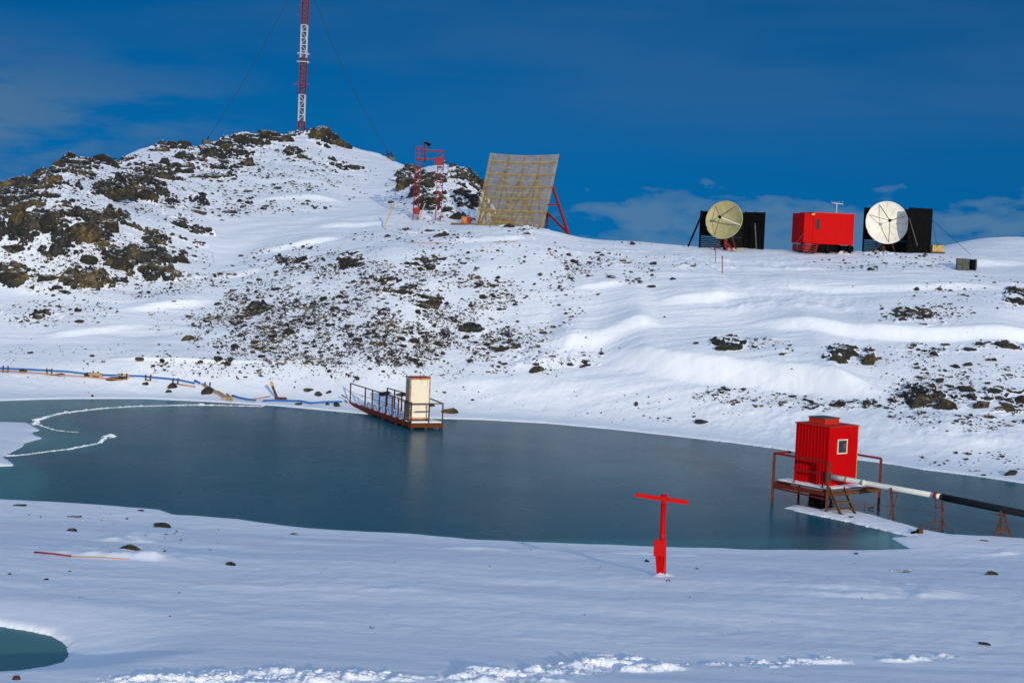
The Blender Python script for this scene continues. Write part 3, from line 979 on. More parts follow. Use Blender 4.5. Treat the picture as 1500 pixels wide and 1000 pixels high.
# ================================================================== objects
def F3(name, loc, label, cat, group=None):
    return thing(name, tuple(loc), label, cat, group)


# ---------------------------------------------------------------- radio mast
D = 186.0
base = GD(440, D, 195); base.z -= .1
bp_ = P(441, 199, D); mz = bp_.z
mast = F3('radio_mast', (bp_.x, D, mz), 'tall red and white lattice radio mast with guy wires on the hilltop', 'mast')
MX, MY = bp_.x, D
SLEG = .33


def mast_w(z):
    return SLEG


def zpix(py):
    return P(441, py, D).z


bands = [(-75, -30, 'white_red'), (-30, 37, 'mast_red'), (37, 85, 'white_red'), (85, 139, 'mast_red'), (139, 178, 'white_red'), (178, 193, 'mast_red')]
for y1, y0, mt in bands:
    mb = MB(); z0, z1 = zpix(y0), zpix(y1)
    cor = [(-SLEG, -SLEG), (SLEG, -SLEG), (SLEG, SLEG), (-SLEG, SLEG)]
    for cx, cy in cor:
        mb.bar((MX + cx, MY + cy, z0), (MX + cx, MY + cy, z1), .075)
    n = max(1, round((z1 - z0) / .8)); h = (z1 - z0) / n
    for k in range(n):
        za, zb_ = z0 + k * h, z0 + (k + 1) * h
        for i in range(4):
            a, b_ = cor[i], cor[(i + 1) % 4]
            if k % 2: a, b_ = b_, a
            mb.bar((MX + a[0], MY + a[1], za), (MX + b_[0], MY + b_[1], zb_), .038)
            mb.bar((MX + a[0], MY + a[1], zb_), (MX + b_[0], MY + b_[1], zb_), .055)
    mb.build('mast_section', mt, mast, 'white lattice section' if mt == 'white_red' else 'red lattice section')
mb = MB(); f0 = frame((MX, MY, mz), 0)
mb.box(f0, -.5, .5, -.5, .5, -.9, .42); mb.box(f0, -.65, .65, -.65, .65, -.95, -.35)
mb.build('footing', 'dark_grey', mast)
mb = MB()
for k in range(int((zpix(-70) - mz) / .45)):
    mb.bar((MX - .16, MY, mz + .4 + k * .45), (MX + .16, MY, mz + .4 + k * .45), .05)
mb.bar((MX - .16, MY, mz), (MX - .16, MY, zpix(-72)), .06); mb.bar((MX + .16, MY, mz), (MX + .16, MY, zpix(-72)), .06)
mb.bar((MX, MY + .1, mz), (MX, MY + .1, zpix(-72)), .1)
mb.build('cable_ladder', 'dark_grey', mast)
mb = MB(); z_ = zpix(79)
for z_ in (zpix(79), zpix(91)):
    for a, b_ in (((-.62, -.62), (.62, -.62)), ((.62, -.62), (.62, .62)), ((.62, .62), (-.62, .62)), ((-.62, .62), (-.62, -.62))):
        mb.bar((MX + a[0], MY + a[1], z_), (MX + b_[0], MY + b_[1], z_), .07)
mb.build('platform_ring', 'white_red', mast)
mb = MB(); z_ = zpix(124)
mb.bar((MX - .95, MY - .3, z_), (MX + .8, MY - .3, z_ + .05), .07); mb.bar((MX - .6, MY - .3, z_ - .15), (MX - .6, MY - .3, z_ + .25), .06)
mb.build('cross_arm', 'mast_red', mast)
mb = MB(); za, zb_ = zpix(22), zpix(8)
mb.bar((MX - .85, MY, za), (MX - .85, MY, zb_), .09); mb.bar((MX - .85, MY, za), (MX - .3, MY, za), .05); mb.bar((MX - .85, MY, zb_), (MX - .3, MY, zb_), .05)
mb.build('side_antenna', 'dark_grey', mast)


def wire(name, pts, parent, r=.035, mat='wire', sag=0.0, label=None):
    p, q = Vector(pts[0]), Vector(pts[1]); L = []
    for i in range(13):
        t = i / 12; v = p.lerp(q, t); v.z -= sag * 4 * t * (1 - t); L.append(v)
    return MB().tube(L, r, 6).build(name, mat, parent, label)


wire('guy_wire', (P(441, -40, D), P(303, 205, 172)), mast, .022, sag=.8)
gA = GD(572, 178, 229)
wire('guy_wire', (P(447, -40, D), (gA.x, gA.y, gA.z + .6)), mast, .022, sag=1.6)
wire('guy_wire', (P(444, 186, D), (gA.x, gA.y, gA.z + .5)), mast, .045, sag=.9, label='thick low cable running down the skyline')
gb = P(572, 230, 178)
an = F3('guy_anchor', (gA.x, gA.y, gA.z), 'dark guy wire anchor block on the skyline left of the red gantry', 'anchor')
f0 = frame(gA, .2)
MB().box(f0, -.45, .45, -.3, .3, -.3, .25).build('anchor_block', 'dark_grey', an)
MB().bar(f0(-.2, 0, .2), f0(-.45, 0, .95), .12).bar(f0(.2, 0, .2), f0(.05, 0, .8), .12).bar(f0(-.45, 0, .7), f0(.3, 0, .4), .1).build('anchor_frame', 'wire', an)
gL = GD(302, 172, 207)
an = F3('guy_anchor', (gL.x, gL.y, gL.z), 'small dark guy wire anchor among the skyline rocks left of the mast', 'anchor')
f0 = frame(gL, .5)
MB().box(f0, -.4, .4, -.3, .3, -.3, .5).build('anchor_block', 'dark_grey', an); MB().bar(f0(0, 0, .4), f0(.3, 0, .9), .12).build('anchor_frame', 'wire', an)

# ---------------------------------------------------------------- red gantry
D = 128.0
gl = P(610, 327, D); gl.z = min(gl.z, GD(610, D, 326).z)
gan = F3('lattice_gantry', gl, 'red gantry of two lattice legs joined by twin top beams', 'gantry')
for xt, yt, xb, yb, w_ in ((614, 215, 608, 329, .20), (646.5, 221, 641, 329, .22)):
    top = P(xt, yt, D); bot = P(xb, yb, D); bot.z -= .5
    mb = MB()
    for a, c in ((-1, -1), (1, -1), (1, 1), (-1, 1)):
        mb.bar(bot + Vector((a * w_, c * w_, 0)), top + Vector((a * w_, c * w_, 0)), .03)
    n = 13
    for k in range(n):
        p = bot.lerp(top, k / n); q = bot.lerp(top, (k + 1) / n)
        for c in (-1, 1):
            s1 = 1 if k % 2 else -1
            mb.bar(p + Vector((-s1 * w_, c * w_, 0)), q + Vector((s1 * w_, c * w_, 0)), .022)
            mb.bar(p + Vector((c * w_, -s1 * w_, 0)), q + Vector((c * w_, s1 * w_, 0)), .022)
            mb.bar(q + Vector((-w_, c * w_, 0)), q + Vector((w_, c * w_, 0)), .035)
    mb.build('lattice_leg', 'mast_red' if xt > 630 else 'dull_red', gan)
for ya, yb in ((219.5, 221.5), (232.5, 234.5)):
    mb = MB()
    for c in (-.26, .26):
        mb.bar(P(611, ya, D) + Vector((0, c, 0)), P(650, yb, D) + Vector((0, c, 0)), .085)
    for k in range(7):
        a = P(611, ya, D).lerp(P(650, yb, D), k / 6); mb.bar(a + Vector((0, -.26, 0)), a + Vector((0, .26, 0)), .06)
    mb.build('top_beam', 'mast_red', gan)
MB().tube([P(622.5, 239, D), P(622.5, 207, D)], .075, 8).build('pole', 'mast_red', gan)
MB().tube([P(621, 208.5, D), P(625, 210, D), P(630, 213.5, D)], [.09, .08, .17], 10).build('horn', 'black', gan)
MB().box(frame(P(641, 237, D), 0), -.2, .45, -.3, .3, -.25, .3).build('junction_box', 'mast_red', gan)
MB().box(frame(P(609, 309, D), 0), -.15, .3, -.3, .3, -.25, .25).build('junction_box', 'dull_red', gan)

# ---------------------------------------------------------------- mesh reflector
D = 124.0
TL, TR = P(718.5, 224.5, D + 2.2), P(819, 226, D + 1.7)
BL, BR = P(695, 331, D), P(795, 336, D - .3)
ref = F3('mesh_reflector', (BL + BR) / 2, 'huge tilted tan slatted antenna reflector with red support frame', 'antenna')


def rp(u, v, off=0.0):
    """point on the slightly hollow reflector face; off moves it backwards"""
    b_ = BL.lerp(BR, u); t_ = TL.lerp(TR, u)
    p = b_.lerp(t_, v)
    bow = .26 * 4 * v * (1 - v) + .12 * 4 * u * (1 - u)
    p = p + Vector((.05, .9, -.35)).normalized() * (bow * .8 + off)
    p.z -= .10 * 4 * u * (1 - u) * v
    return p


mb = MB(); NS = 64
for k in range(NS + 1):
    u = k / NS
    L = [rp(u, j / 8) for j in range(9)]
    for a, b_ in zip(L[:-1], L[1:]):
        mb.bar(a, b_, .038, .016)
mb.build('slat_screen', 'tan', ref)
for k in range(13):
    mb = MB(); v = k / 12
    for j in range(8):
        mb.bar(rp(j / 8, v, .02), rp((j + 1) / 8, v, .02), .014, .03)
    mb.build('cross_wire', 'tan', ref)
for v in (.03, .24, .42, .58, .74, .90):
    mb = MB()
    for j in range(8):
        mb.bar(rp(j / 8, v, .12), rp((j + 1) / 8, v, .12), .10, .14)
    mb.build('rail', 'tan_dark', ref)
for u in (.04, .27, .5, .74, .965):
    mb = MB(); prev = None
    for j in range(9):
        a, b_ = rp(u, j / 8, .2), rp(u, j / 8, .62)
        if prev:
            mb.bar(prev[0], a, .08); mb.bar(prev[1], b_, .07); mb.bar(prev[0] if j % 2 else prev[1], b_ if j % 2 else a, .05)
        mb.bar(a, b_, .05); prev = (a, b_)
    mb.build('truss_rib', 'tan_dark' if u < .9 else 'white_red', ref, None if u < .9 else 'white zigzag side rib')
mb = MB()
for (a, b_, c, d_) in ((.04, 0, .27, .9), (.27, 0, .5, .75), (.5, .0, .27, .75), (.5, 0, .74, .75), (.74, 0, .5, .75), (.96, 0, .74, .8), (.15, 0, .04, .6), (.6, .1, .85, .6), (.15, .0, .5, .5), (.4, .1, .6, .6), (.85, .1, .6, .5)):
    mb.bar(rp(a, b_, .7), rp(c, d_, .7), .13)
mb.build('brace', 'tan_dark', ref)
mb = MB(); mb.bar(P(745, 338, D + 1.6), rp(.15, .3, .7), .16); mb.bar(P(715, 305, D + 1.2), P(737, 337, D + 1.6), .14)
mb.build('yellow_strut', 'yellow', ref)
foot = P(834, 347, D - 2)
MB().bar(rp(.99, .62, .5), foot, .17).build('support_leg', 'dull_red', ref)
MB().bar(P(803, 313, D + .6), P(832, 342, D - 1.8), .15).build('support_leg', 'dull_red', ref)
MB().bar(P(802, 300, D + .6), P(820, 300, D), .12).build('support_leg', 'dull_red', ref)
MB().bar(P(801, 311, D + 1), P(801, 334, D + .8), .2).build('support_leg', 'dark_rust', ref)

br = GD(682, 126.5, 329)
ba = F3('orange_barrel', br, 'orange red barrel lying at the left foot of the slatted reflector', 'barrel')
MB().tube([br + Vector((-.34, 0, .24)), br + Vector((.12, 0, .24))], .27, 16).build('barrel_body', 'orange', ba)
MB().box(frame(br, 0), .14, .42, -.24, .24, 0, .48).build('barrel_lid', 'dull_red', ba)
pb = GD(678, 125, 332)
MB().box(frame(pb, .05), -.9, .85, -.1, .25, .0, .12).build('timber', 'wood', None, 'brown timber board lying below the orange barrel', 'timber')


# ---------------------------------------------------------------- dishes and wind screens
def dish(label, c, axis, rad, mat, struts, D):
    c = Vector(c); ax = Vector(axis).normalized()
    s = ax.cross(Vector((0, 0, 1))).normalized(); u = s.cross(ax).normalized()
    g = GD(project(np.array(c.x), np.array(c.y), np.array(c.z))[0], D, 366)
    t = F3('satellite_dish', (c.x, c.y + .5, g.z), label, 'satellite dish')
    mb = MB(); NA, NR_ = 48, 8; depth = .30 * rad

    def pt(r, a, off):
        return c + (s * math.cos(a) + u * math.sin(a)) * (r * rad) + ax * (depth * (r * r - 1) + off)
    for off in (0, -.05):
        vs = [pt(0, 0, off)]; fs = []
        for i in range(1, NR_ + 1):
            for k in range(NA): vs.append(pt(i / NR_, 2 * math.pi * k / NA, off))
        for k in range(NA): fs.append((0, 1 + k, 1 + (k + 1) % NA))
        for i in range(NR_ - 1):
            for k in range(NA):
                a = 1 + i * NA + k; b_ = 1 + i * NA + (k + 1) % NA; fs.append((a, b_, b_ + NA, a + NA))
        mb.add(vs, fs, True)
    mb.build('reflector', mat, t)
    mb = MB(); L = [pt(1.005, 2 * math.pi * k / NA, -.02) for k in range(NA + 1)]
    mb.tube(L, .045, 6, False); mb.build('rim', mat, t)
    mb = MB()
    for k in range(12):
        a = 2 * math.pi * k / 12; L = [pt(j / 6, a, .006) for j in range(1, 7)]
        for p, q in zip(L[:-1], L[1:]): mb.bar(p, q, .010, .008)
    mb.build('panel_seams', 'tan' if mat == 'dish_cream' else 'plank', t)
    foc = c + ax * (rad * .62)
    for a, col, w_ in struts:
        p = pt(.93, a, 0); MB().bar(p, foc, w_).build('feed_strut', col, t)
    mb = MB(); mb.tube([foc - ax * .28, foc + ax * .12], [.07, .11], 10); mb.build('feed_horn', 'black', t)
    mb = MB(); bk = c - ax * (depth + .1)
    mb.tube([bk, bk - ax * .35], .2, 10); mb.tube([bk - ax * .3, Vector((bk.x, bk.y + .4, g.z - .2))], .14, 10)
    for k in (-1, 1):
        mb.bar(bk - ax * .3, Vector((bk.x + k * .9, bk.y - .2, g.z - .2)), .09)
    mb.build('mount', 'dark_rust', t)
    return t


def slat_wall(t, name, a, b_, zb, zt, mat, n=15, gap=.0, back=.0, posts=3):
    """wall of horizontal boards between two ground points, closed from behind unless gap"""
    a = Vector(a); b_ = Vector(b_); mb = MB(); d = (b_ - a); d.z = 0; nn = Vector((-d.y, d.x, 0)).normalized()
    h = (zt - zb) / n
    for k in range(n):
        z0 = zb + k * h; th = .045 if k % 2 else .052
        q = [Vector((a.x, a.y, 0)), Vector((b_.x, b_.y, 0)), Vector((b_.x, b_.y, 0)) + nn * th, Vector((a.x, a.y, 0)) + nn * th]
        mb.hexa([p + Vector((0, 0, z0)) for p in q] + [p + Vector((0, 0, z0 + h * (1 - gap) - .001)) for p in q])
    w_ = mb.build(name, mat, t)
    for k in range(posts):
        p = a.lerp(b_, k / (posts - 1)) + nn * .1
        MB().bar((p.x, p.y, zb - .6), (p.x, p.y, zt + .02), .12).build('post', 'black', t)
    return w_


D = 119.0
A_, B_, C_ = P(1025.5, 362, D + 1.6), P(1088, 363, D + 2.6), P(1116.5, 366, D + 1.6)
zt = P(1030, 309, D + 1.6).z; zb = min(A_.z, C_.z) - .1
ws = F3('wind_screen', (B_.x, B_.y, zb), 'black boarded wind screen behind the cream dish, braced by a strut on its left', 'wind screen')
zt2 = P(1116, 311, D + 1.6).z
slat_wall(ws, 'upper_panel', A_, B_, zb + .95, zt, 'black', 14, .0)
mid_ = A_.lerp(B_, .52)
slat_wall(ws, 'lower_slats', A_, mid_, zb, zb + .93, 'black', 7, .30, posts=2)
slat_wall(ws, 'lower_panel', mid_, B_, zb, zb + .94, 'black', 7, 0, posts=2)
slat_wall(ws, 'side_panel', (B_.x + .03, B_.y, B_.z), C_, zb, zt2, 'black', 20, .0)
MB().bar(P(1027, 317, D + 1.5), P(1008, 361, D + 1.0), .10).build('strut', 'black', ws)
q = P(1089, 326, D - .8)
MB().box(frame(q, 0), -.1, .12, 2.4, 2.6, -.16, .16).build('meter_box', 'frame_white', ws)
MB().bar(P(1106, 327, D + 1.4), P(1108, 364, D + 1.0), .08).build('strut', 'dark_grey', ws)
dish('cream coloured satellite dish leaning left in front of a black screen', P(1060.5, 322, D), (-.46, -.87, .2), 1.37, 'dish_cream',
     [(3.60 - .2, 'white_red', .07), (.9, 'dark_grey', .035), (2.2, 'dark_grey', .035), (5.2, 'dark_grey', .035)], D)
q = GD(1076, D - .3, 364)
t = F3('strut_base', q, 'red bracket lying under the cream dish with a yellow end', 'bracket')
MB().bar(q + Vector((-.7, .4, .75)), q + Vector((-.1, 0, .1)), .14).bar(q + Vector((-.5, .4, .1)), q + Vector((-.7, .3, .8)), .12).build('bracket_arm', 'dull_red', t)
MB().bar(q + Vector((-.15, 0, .2)), q + Vector((.3, -.1, .02)), .14).build('bracket_end', 'plank', t)

D = 119.5
A_, B_, C_ = P(1264.5, 366, D + 1.2), P(1331, 368, D + 1.4), P(1363, 372, D + .6)
zt = P(1269, 304, D + 1.2).z; zb = P(1340, 373, D).z
ws = F3('wind_screen', (B_.x, B_.y, zb), 'black boarded wind screen around the white dish, widest on its right', 'wind screen')
slat_wall(ws, 'upper_panel', A_, B_, zb + .95, zt, 'black', 14, .0)
mid_ = A_.lerp(B_, .52)
slat_wall(ws, 'lower_slats', A_, mid_, zb, zb + .93, 'black', 7, .30, posts=2)
slat_wall(ws, 'lower_panel', mid_, B_, zb, zb + .94, 'black', 7, 0, posts=2)
E_ = P(1330.5, 368, D - 1.3)
slat_wall(ws, 'side_panel', E_, P(1363, 371, D - .2), zb, P(1350, 305, D - .6).z, 'black', 22, .0)
MB().bar(P(1332, 320, D - 1.4), P(1344, 360, D - 1.6), .06).build('strut', 'dark_grey', ws)
dish('bright white satellite dish tucked beside a black screen', P(1299.5, 326, D), (-.02, -.97, .14), 1.52, 'dish_white',
     [(1.15, 'dark_grey', .04), (2.75, 'dark_grey', .035), (.38, 'dark_grey', .035), (4.6, 'dark_grey', .045)], D)
wire('guy_wire', (P(1363, 308, D + .5), P(1373, 362, D - 1)), ws, .014)
wire('guy_wire', (P(1363, 320, D + .5), P(1422, 373, D - 8)), ws, .014)

# yellow generator
q = GD(1372, 119, 371)
t = F3('generator', q, 'small dirty yellow generator on the ridge right of the white dish', 'generator')
f0 = frame(q, .1)
MB().box(f0, -.42, .40, -.3, .3, .12, .58).build('housing', 'yellow', t)
MB().box(f0, -.5, .48, -.36, .36, 0, .11).build('skid', 'dark_rust', t)
MB().tube([f0(.1, 0, .58), f0(.1, 0, .76)], .06, 8).build('exhaust', 'dark_grey', t)
MB().box(f0, -.3, .1, -.32, -.303, .2, .45).build('vent_panel', 'plank', t)
# grey tank
q = GD(1415, 111, 385)
t = F3('storage_tank', q, 'dark grey ribbed tank standing alone on the snow near the right edge of the ridge', 'tank')
f0 = frame(q, -.15)
mb = MB(); corr_box(mb, f0, -.62, .15, -.4, .4, 0, .72, .2, .03); mb.build('ribbed_body', 'dark_grey', t)
MB().tube([f0(.16, 0, .38), f0(.62, .0, .38)], .36, 18).build('drum_end', 'black', t)
MB().tube([f0(.56, 0, .38), f0(.66, .0, .38)], .385, 18).build('flange', 'dark_grey', t)
MB().box(f0, -.66, .19, -.44, .44, .722, .77).build('lid', 'dark_grey', t)

# ---------------------------------------------------------------- red container cabin on the ridge
D = 118.0
ang = R(38)
K = P(1190.5, 357, D)
f0 = frame(K, math.radians(14))
zt = P(1190, 312, D).z - K.z
Wc = (P(1251, 330, D) - P(1190.5, 330, D)).length / math.cos(R(14)) * 1.03
Lc = .72
cab = F3('container_cabin', (K.x, K.y, K.z - .6), 'red container cabin raised on dark tanks between the two dishes', 'cabin')
mb = MB(); corr_box(mb, f0, 0, Wc, 0, 2.3, 0, zt, .24, .014); mb.build('wall', 'red', cab)
mb = MB(); mb.box(f0, -.06, Wc + .06, -.06, 2.36, zt + .002, zt + .07); mb.build('roof', 'red_roof', cab)
mb = MB(); corr_box(mb, f0, -.70, -.004, .05, 2.2, 0.02, zt - .02, .24, .02); mb.build('porch', 'red', cab)
x0 = (P(1196.5, 327, D) - K).length
MB().box(f0, .18, .42, -.05, -.028, zt - 1.15, zt - .42).build('window', 'glass', cab)
mb = MB()
for a in ((.14, .18), (.42, .46)): mb.box(f0, a[0], a[1], -.065, -.027, zt - 1.18, zt - .38)
mb.build('window_frame', 'dull_red', cab)
MB().box(f0, -.25, .0, -.14, -.03, zt - .16, zt - .02).build('outside_lamp', 'yellow', cab)
mb = MB()
mb.bar(f0(-.7, -.2, .05), f0(-1.15, -1.1, -.62), .12); mb.bar(f0(.25, -.3, .05), f0(-.3, -1.2, -.62), .12)
for k in range(4):
    p = f0(-.7, -.2, .0).lerp(f0(-1.15, -1.1, -.62), (k + .5) / 4); q = f0(.25, -.3, .0).lerp(f0(-.3, -1.2, -.62), (k + .5) / 4); mb.bar(p, q, .2, .04)
mb.build('stairs', 'dull_red', cab)
mb = MB(); mb.bar(f0(-.72, -.2, .85), f0(-1.55, -.8, .1), .05); mb.bar(f0(-1.55, -.8, .1), f0(-1.55, -.8, -.5), .05)
mb.build('handrail', 'mast_red', cab)
mb = MB(); mb.box(f0, -.6, .1, .3, 2.2, -.55, -.04); mb.build('step_box', 'dull_red', cab)
for a0, a1 in ((.28, 2.05), (2.35, Wc + .2)):
    mb = MB(); p, q = f0(a0, .5, -.26), f0(a1, .5, -.26); mb.tube([p, q], .30 if a0 < 1 else .22, 14)
    mb.build('fuel_tank', 'black', cab)
for a in (.15, 1.2, Wc - .2):
    for b_ in (.15, 2.1): MB().box(f0, a - .1, a + .1, b_ - .1, b_ + .1, -.8, -.002).build('leg', 'black', cab)
MB().box(f0, .26, 1.09, .2, .3, -.12, -.003).build('cross_beam', 'black', cab)
mb = MB(); T0 = P(1225.5, 313, D + 1); mb.bar(T0, P(1226, 297, D + 1), .05)
mb.bar(P(1218, 297, D + 1), P(1235, 299, D + 1), .05)
for xx in (1218.5, 1222, 1226, 1230, 1234.5):
    mb.bar(P(xx, 295.5, D + .7), P(xx, 299, D + 1.3), .035)
mb.build('roof_antenna', 'white_red', cab)

# ---------------------------------------------------------------- pier with cabinet
def pier():
    Z0 = .36
    A = PZ(602, 618.5, Z0); Bf = PZ(512.5, 588, Z0)
    d = (A - Bf); d.z = 0; L = d.length; ang = math.atan2(-d.y, -d.x)      # towards the shore
    u = Vector((-d.x, -d.y, 0)).normalized()
    ang_a = math.atan2(u.y, u.x) - math.pi / 2                              # a = right hand direction
    f = frame(A, ang_a)
    Wd = 1.68
    WW = 1.25
    t = F3('pier', (A.x, A.y, 0), 'rusty walkway pier with railings reaching from the far shore into the lake', 'pier')
    mb = MB(); mb.box(f, .04, WW - .04, 2.4, L, -.03, .02); mb.box(f, .03, Wd - .03, .03, 2.396, -.03, .02); mb.build('deck', 'clean_snow', t, 'snow covered deck')
    for a in (0, WW):
        mb = MB(); mb.box(f, a - .035, a + .035, -.04 if a == 0 else 2.44, L + .1, -.26, -.034)
        for k in range(10):
            b0 = .2 + k * L / 10.5
            if a > 0 and b0 < 2.45: continue
            mb.box(f, a - .05, a + .05, b0, b0 + .06, -.30, .04)
        mb.build('side_beam', 'rust_red', t)
    mb = MB(); mb.box(f, -.036, Wd + .036, -.06, .06, -.27, -.035); mb.box(f, Wd - .03, Wd + .04, .062, 2.4, -.26, -.034); mb.box(f, .0, Wd, 2.40, 2.437, -.26, -.034)
    mb.build('front_beam', 'rust', t)
    # legs and floats
    for k, (a, b_) in enumerate(((.05, .0), (.8, .05), (Wd - .05, .05), (.03, 2.3), (WW, 2.6), (.03, 4.4), (WW, 4.6), (.03, 6.3), (WW, 6.4), (.03, 8.0))):
        if b_ > L: continue
        MB().box(f, a - .07, a + .07, b_ - .07, b_ + .07, -.5, -.262).build('leg', 'rust' if k % 2 else 'dark_rust', t)
    mb = MB(); mb.tube([f(.35, 3.2, -.36), f(.35, L - 1.2, -.30)], .16, 12); mb.tube([f(.9, .8, -.36), f(.9, L - 1.2, -.3)], .14, 12)
    mb.build('float', 'blue', t, 'dark blue float under the walkway')
    # handrails
    H = 1.02
    near = [.02, .98, 1.95, 2.9, 3.9, 4.95, 6.1, 7.3, L - .05]
    for b_ in near: MB().bar(f(.0, b_, -.02), f(0, b_, H), .06).build('post', 'dark_rust', t)
    far = [3.9, 4.95, 6.1, 7.3]
    for b_ in far: MB().bar(f(WW, b_, -.02), f(WW, b_, H), .06).build('post', 'dark_rust', t)
    mb = MB(); mb.bar(f(0, 2.0, H), f(0, L, H), .05); mb.bar(f(0, 3, .55), f(0, L, .55), .018); mb.build('handrail', 'dark_rust', t)
    mb = MB(); mb.bar(f(WW, 2.5, H), f(WW, 7.3, H), .05); mb.bar(f(WW, 2.5, .55), f(WW, 7.3, .55), .025); mb.build('handrail', 'dark_rust', t)
    mb = MB(); mb.bar(f(-.02, .0, H - .08), f(Wd, .0, H - .08), .05); mb.bar(f(0, 0, H - .08), f(0, 2.0, H), .05); mb.bar(f(Wd, 0, H - .08), f(Wd, 2.2, H), .05)
    mb.bar(f(0.2, 0, .55), f(Wd * .6, 0, .55), .04); mb.build('handrail', 'dark_rust', t)
    for a, b_ in ((.95, 0), (Wd, 0), (Wd, 2.2)): MB().bar(f(a, b_, -.02), f(a, b_, H - .06), .055).build('post', 'dark_rust', t)
    # blue hoops along the deck
    for k in range(6):
        b0 = 1.6 + k * 1.05
        MB().tube([f(.14, b0, .02), f(.14, b0 + .08, .22), f(.14, b0 + .38, .22), f(.14, b0 + .46, .02)], .022, 6).build('cable_hoop', 'blue', t)
    mb = MB(); mb.bar(f(-.25, L + .15, .1), f(.1, L, -.4), .06); mb.bar(f(.1, L, -.2), f(-.4, L - .1, -.7), .06); mb.bar(f(-.2, L, .2), f(-.4, L + .3, .35), .05)
    mb.build('bent_bars', 'dark_rust', t)
    # cabinet
    c = F3('cabinet', f(.12, .5, .02), 'tall off white cabinet with rust streaks standing on the pier end', 'cabinet')
    g = frame(f(.10, .55, .02), ang_a); wz = 2.16; w_ = 1.06; dp = .62
    mb = MB(); corr_box(mb, g, 0, w_, 0, dp, .08, wz, .13, .008); mb.build('body', 'cabinet', c)
    mb = MB()
    for a0, a1, c0, c1 in ((-.012, .05, .08, wz), (w_ - .05, w_ + .012, .08, wz), (.052, w_ - .052, wz - .08, wz - .002), (.052, w_ - .052, .09, .16)):
        mb.box(g, a0, a1, -.03, -.012, c0, c1)
    mb.build('edge_trim', M_trim, c)
    MB().box(g, -.02, w_ + .02, -.035, dp + .02, wz + .002, wz + .05).build('lid', 'dull_red', c)
    MB().box(g, -.01, w_ + .01, -.02, dp, .0, .078).build('plinth', 'rust', c)
    mb = MB(); mb.box(g, -.024, -.008, .05, dp - .03, .14, wz - .05); mb.build('side_shade', M_side_shade, c)  # thin panel carrying the painted shade of the left face


M_trim = worn('rusty_cabinet_edge', (.55, .36, .20), (.34, .11, .04), .5, 5, .7, soft=.1)
M_side_shade = worn('grey_blue_shade', (.17, .22, .24), (.42, .27, .10), .42, 2.0, .5, soft=.15, stretch=(1, 1, .6))  # shade of the cabinet's left face painted grey-blue, with rust-yellow patches
pier()


# ---------------------------------------------------------------- red hut on stilts
Fz = .88
F_ = PZ(1210.5, 753, 0.0)
AH = R(38)
f = frame((F_.x, F_.y, 0), AH)     # a: to the right and away, b: to the left and away
stg = F3('stilt_platform', (F_.x, F_.y, 0), 'rusty steel stilt platform with railings and snow on its deck under the red hut', 'platform')
LA, LB = 2.95, 2.72
mb = MB()
for k in range(9):
    a0 = .04 + k * (LA - .08) / 9
    mb.box(f, a0, a0 + (LA - .08) / 9 - .03, .05, LB - .05, Fz - .02, Fz + .03)
mb.build('deck', 'wood', stg)
mb = MB()
vs, fs = [], []
nx, ny = 24, 22
for top in (0,):
    for i in range(nx + 1):
        for j in range(ny + 1):
            a, b_ = LA * (.02 + .96 * i / nx), LB * (.02 + .96 * j / ny)
            p = f(a, b_, 0); e = min(i, nx - i, j, ny - j)
            hN = .05 + .03 * float(fbm(np.array(p.x * 3), np.array(p.y * 3), 5, 3)) if e > 0 else .0
            vs.append(f(a, b_, Fz + .031 + hN))
for i in range(nx):
    for j in range(ny):
        a = i * (ny + 1) + j; fs.append((a, a + ny + 1, a + ny + 2, a + 1))
mb.add(vs, fs, True)
mb.build('deck_snow', 'clean_snow', stg)
for (p, q) in (((0, 0), (LA, 0)), ((0, 0), (0, LB)), ((LA, 0), (LA, LB)), ((0, LB), (LA, LB))):
    a = f(p[0], p[1], Fz - .14); b_ = f(q[0], q[1], Fz - .14)
    MB().bar(a, b_, .06, .16).build('edge_beam', 'dark_rust' if q[0] else 'rust_red', stg)
MB().bar(f(0, LB, .62), f(0, 0, .55), .06).build('cross_brace', 'rust_red', stg)
MB().bar(f(.3, 0, .74), f(LA, .0, .72), .09).build('cross_brace', 'wood', stg)
MB().bar(f(1.2, .9, .50), f(LA, .3, .72), .06).build('cross_brace', 'dull_red', stg)
for a, b_, top in ((0, 0, Fz + 1.05), (0, LB, Fz + 1.05), (LA, 0, Fz + 1.05), (LA, LB, Fz), (1.35, 1.2, Fz - .1), (LA * .5, LB, Fz - .1)):
    MB().bar(f(a, b_, -.25), f(a, b_, top), .10 if a in (0, LA) else .08).build('leg', 'rust_red' if a != 0 else 'rust', stg)
for P0, P1 in (((0, 0), (0, LB)), ((0, LB), (.9, LB)), ((LA, 0), (LA, LB))):
    MB().bar(f(P0[0], P0[1], Fz + 1.05), f(P1[0], P1[1], Fz + 1.05), .07).build('top_rail', 'dull_red', stg)
mb = MB(); mb.bar(f(.1, .35, Fz + .05), f(.1, .35, Fz + .55), .05); mb.bar(f(.1, 1.75, Fz + .05), f(.1, 1.75, Fz + .55), .05); mb.bar(f(.1, .33, Fz + .57), f(.1, 1.77, Fz + .57), .05)
mb.build('inner_rail', 'dull_red', stg)
MB().box(f, .28, .92, .55, 1.15, -.1, Fz - .22).build('shaft', 'black', stg)
MB().box(f, .2, 1.0, .48, 1.22, -.1, .12).build('shaft_foot', 'dark_rust', stg)
MB().tube([f(.3, .1, Fz - .12), f(.31, .1, .6), f(.2, .2, .1)], .03, 6).build('hanging_cable', 'blue', stg)
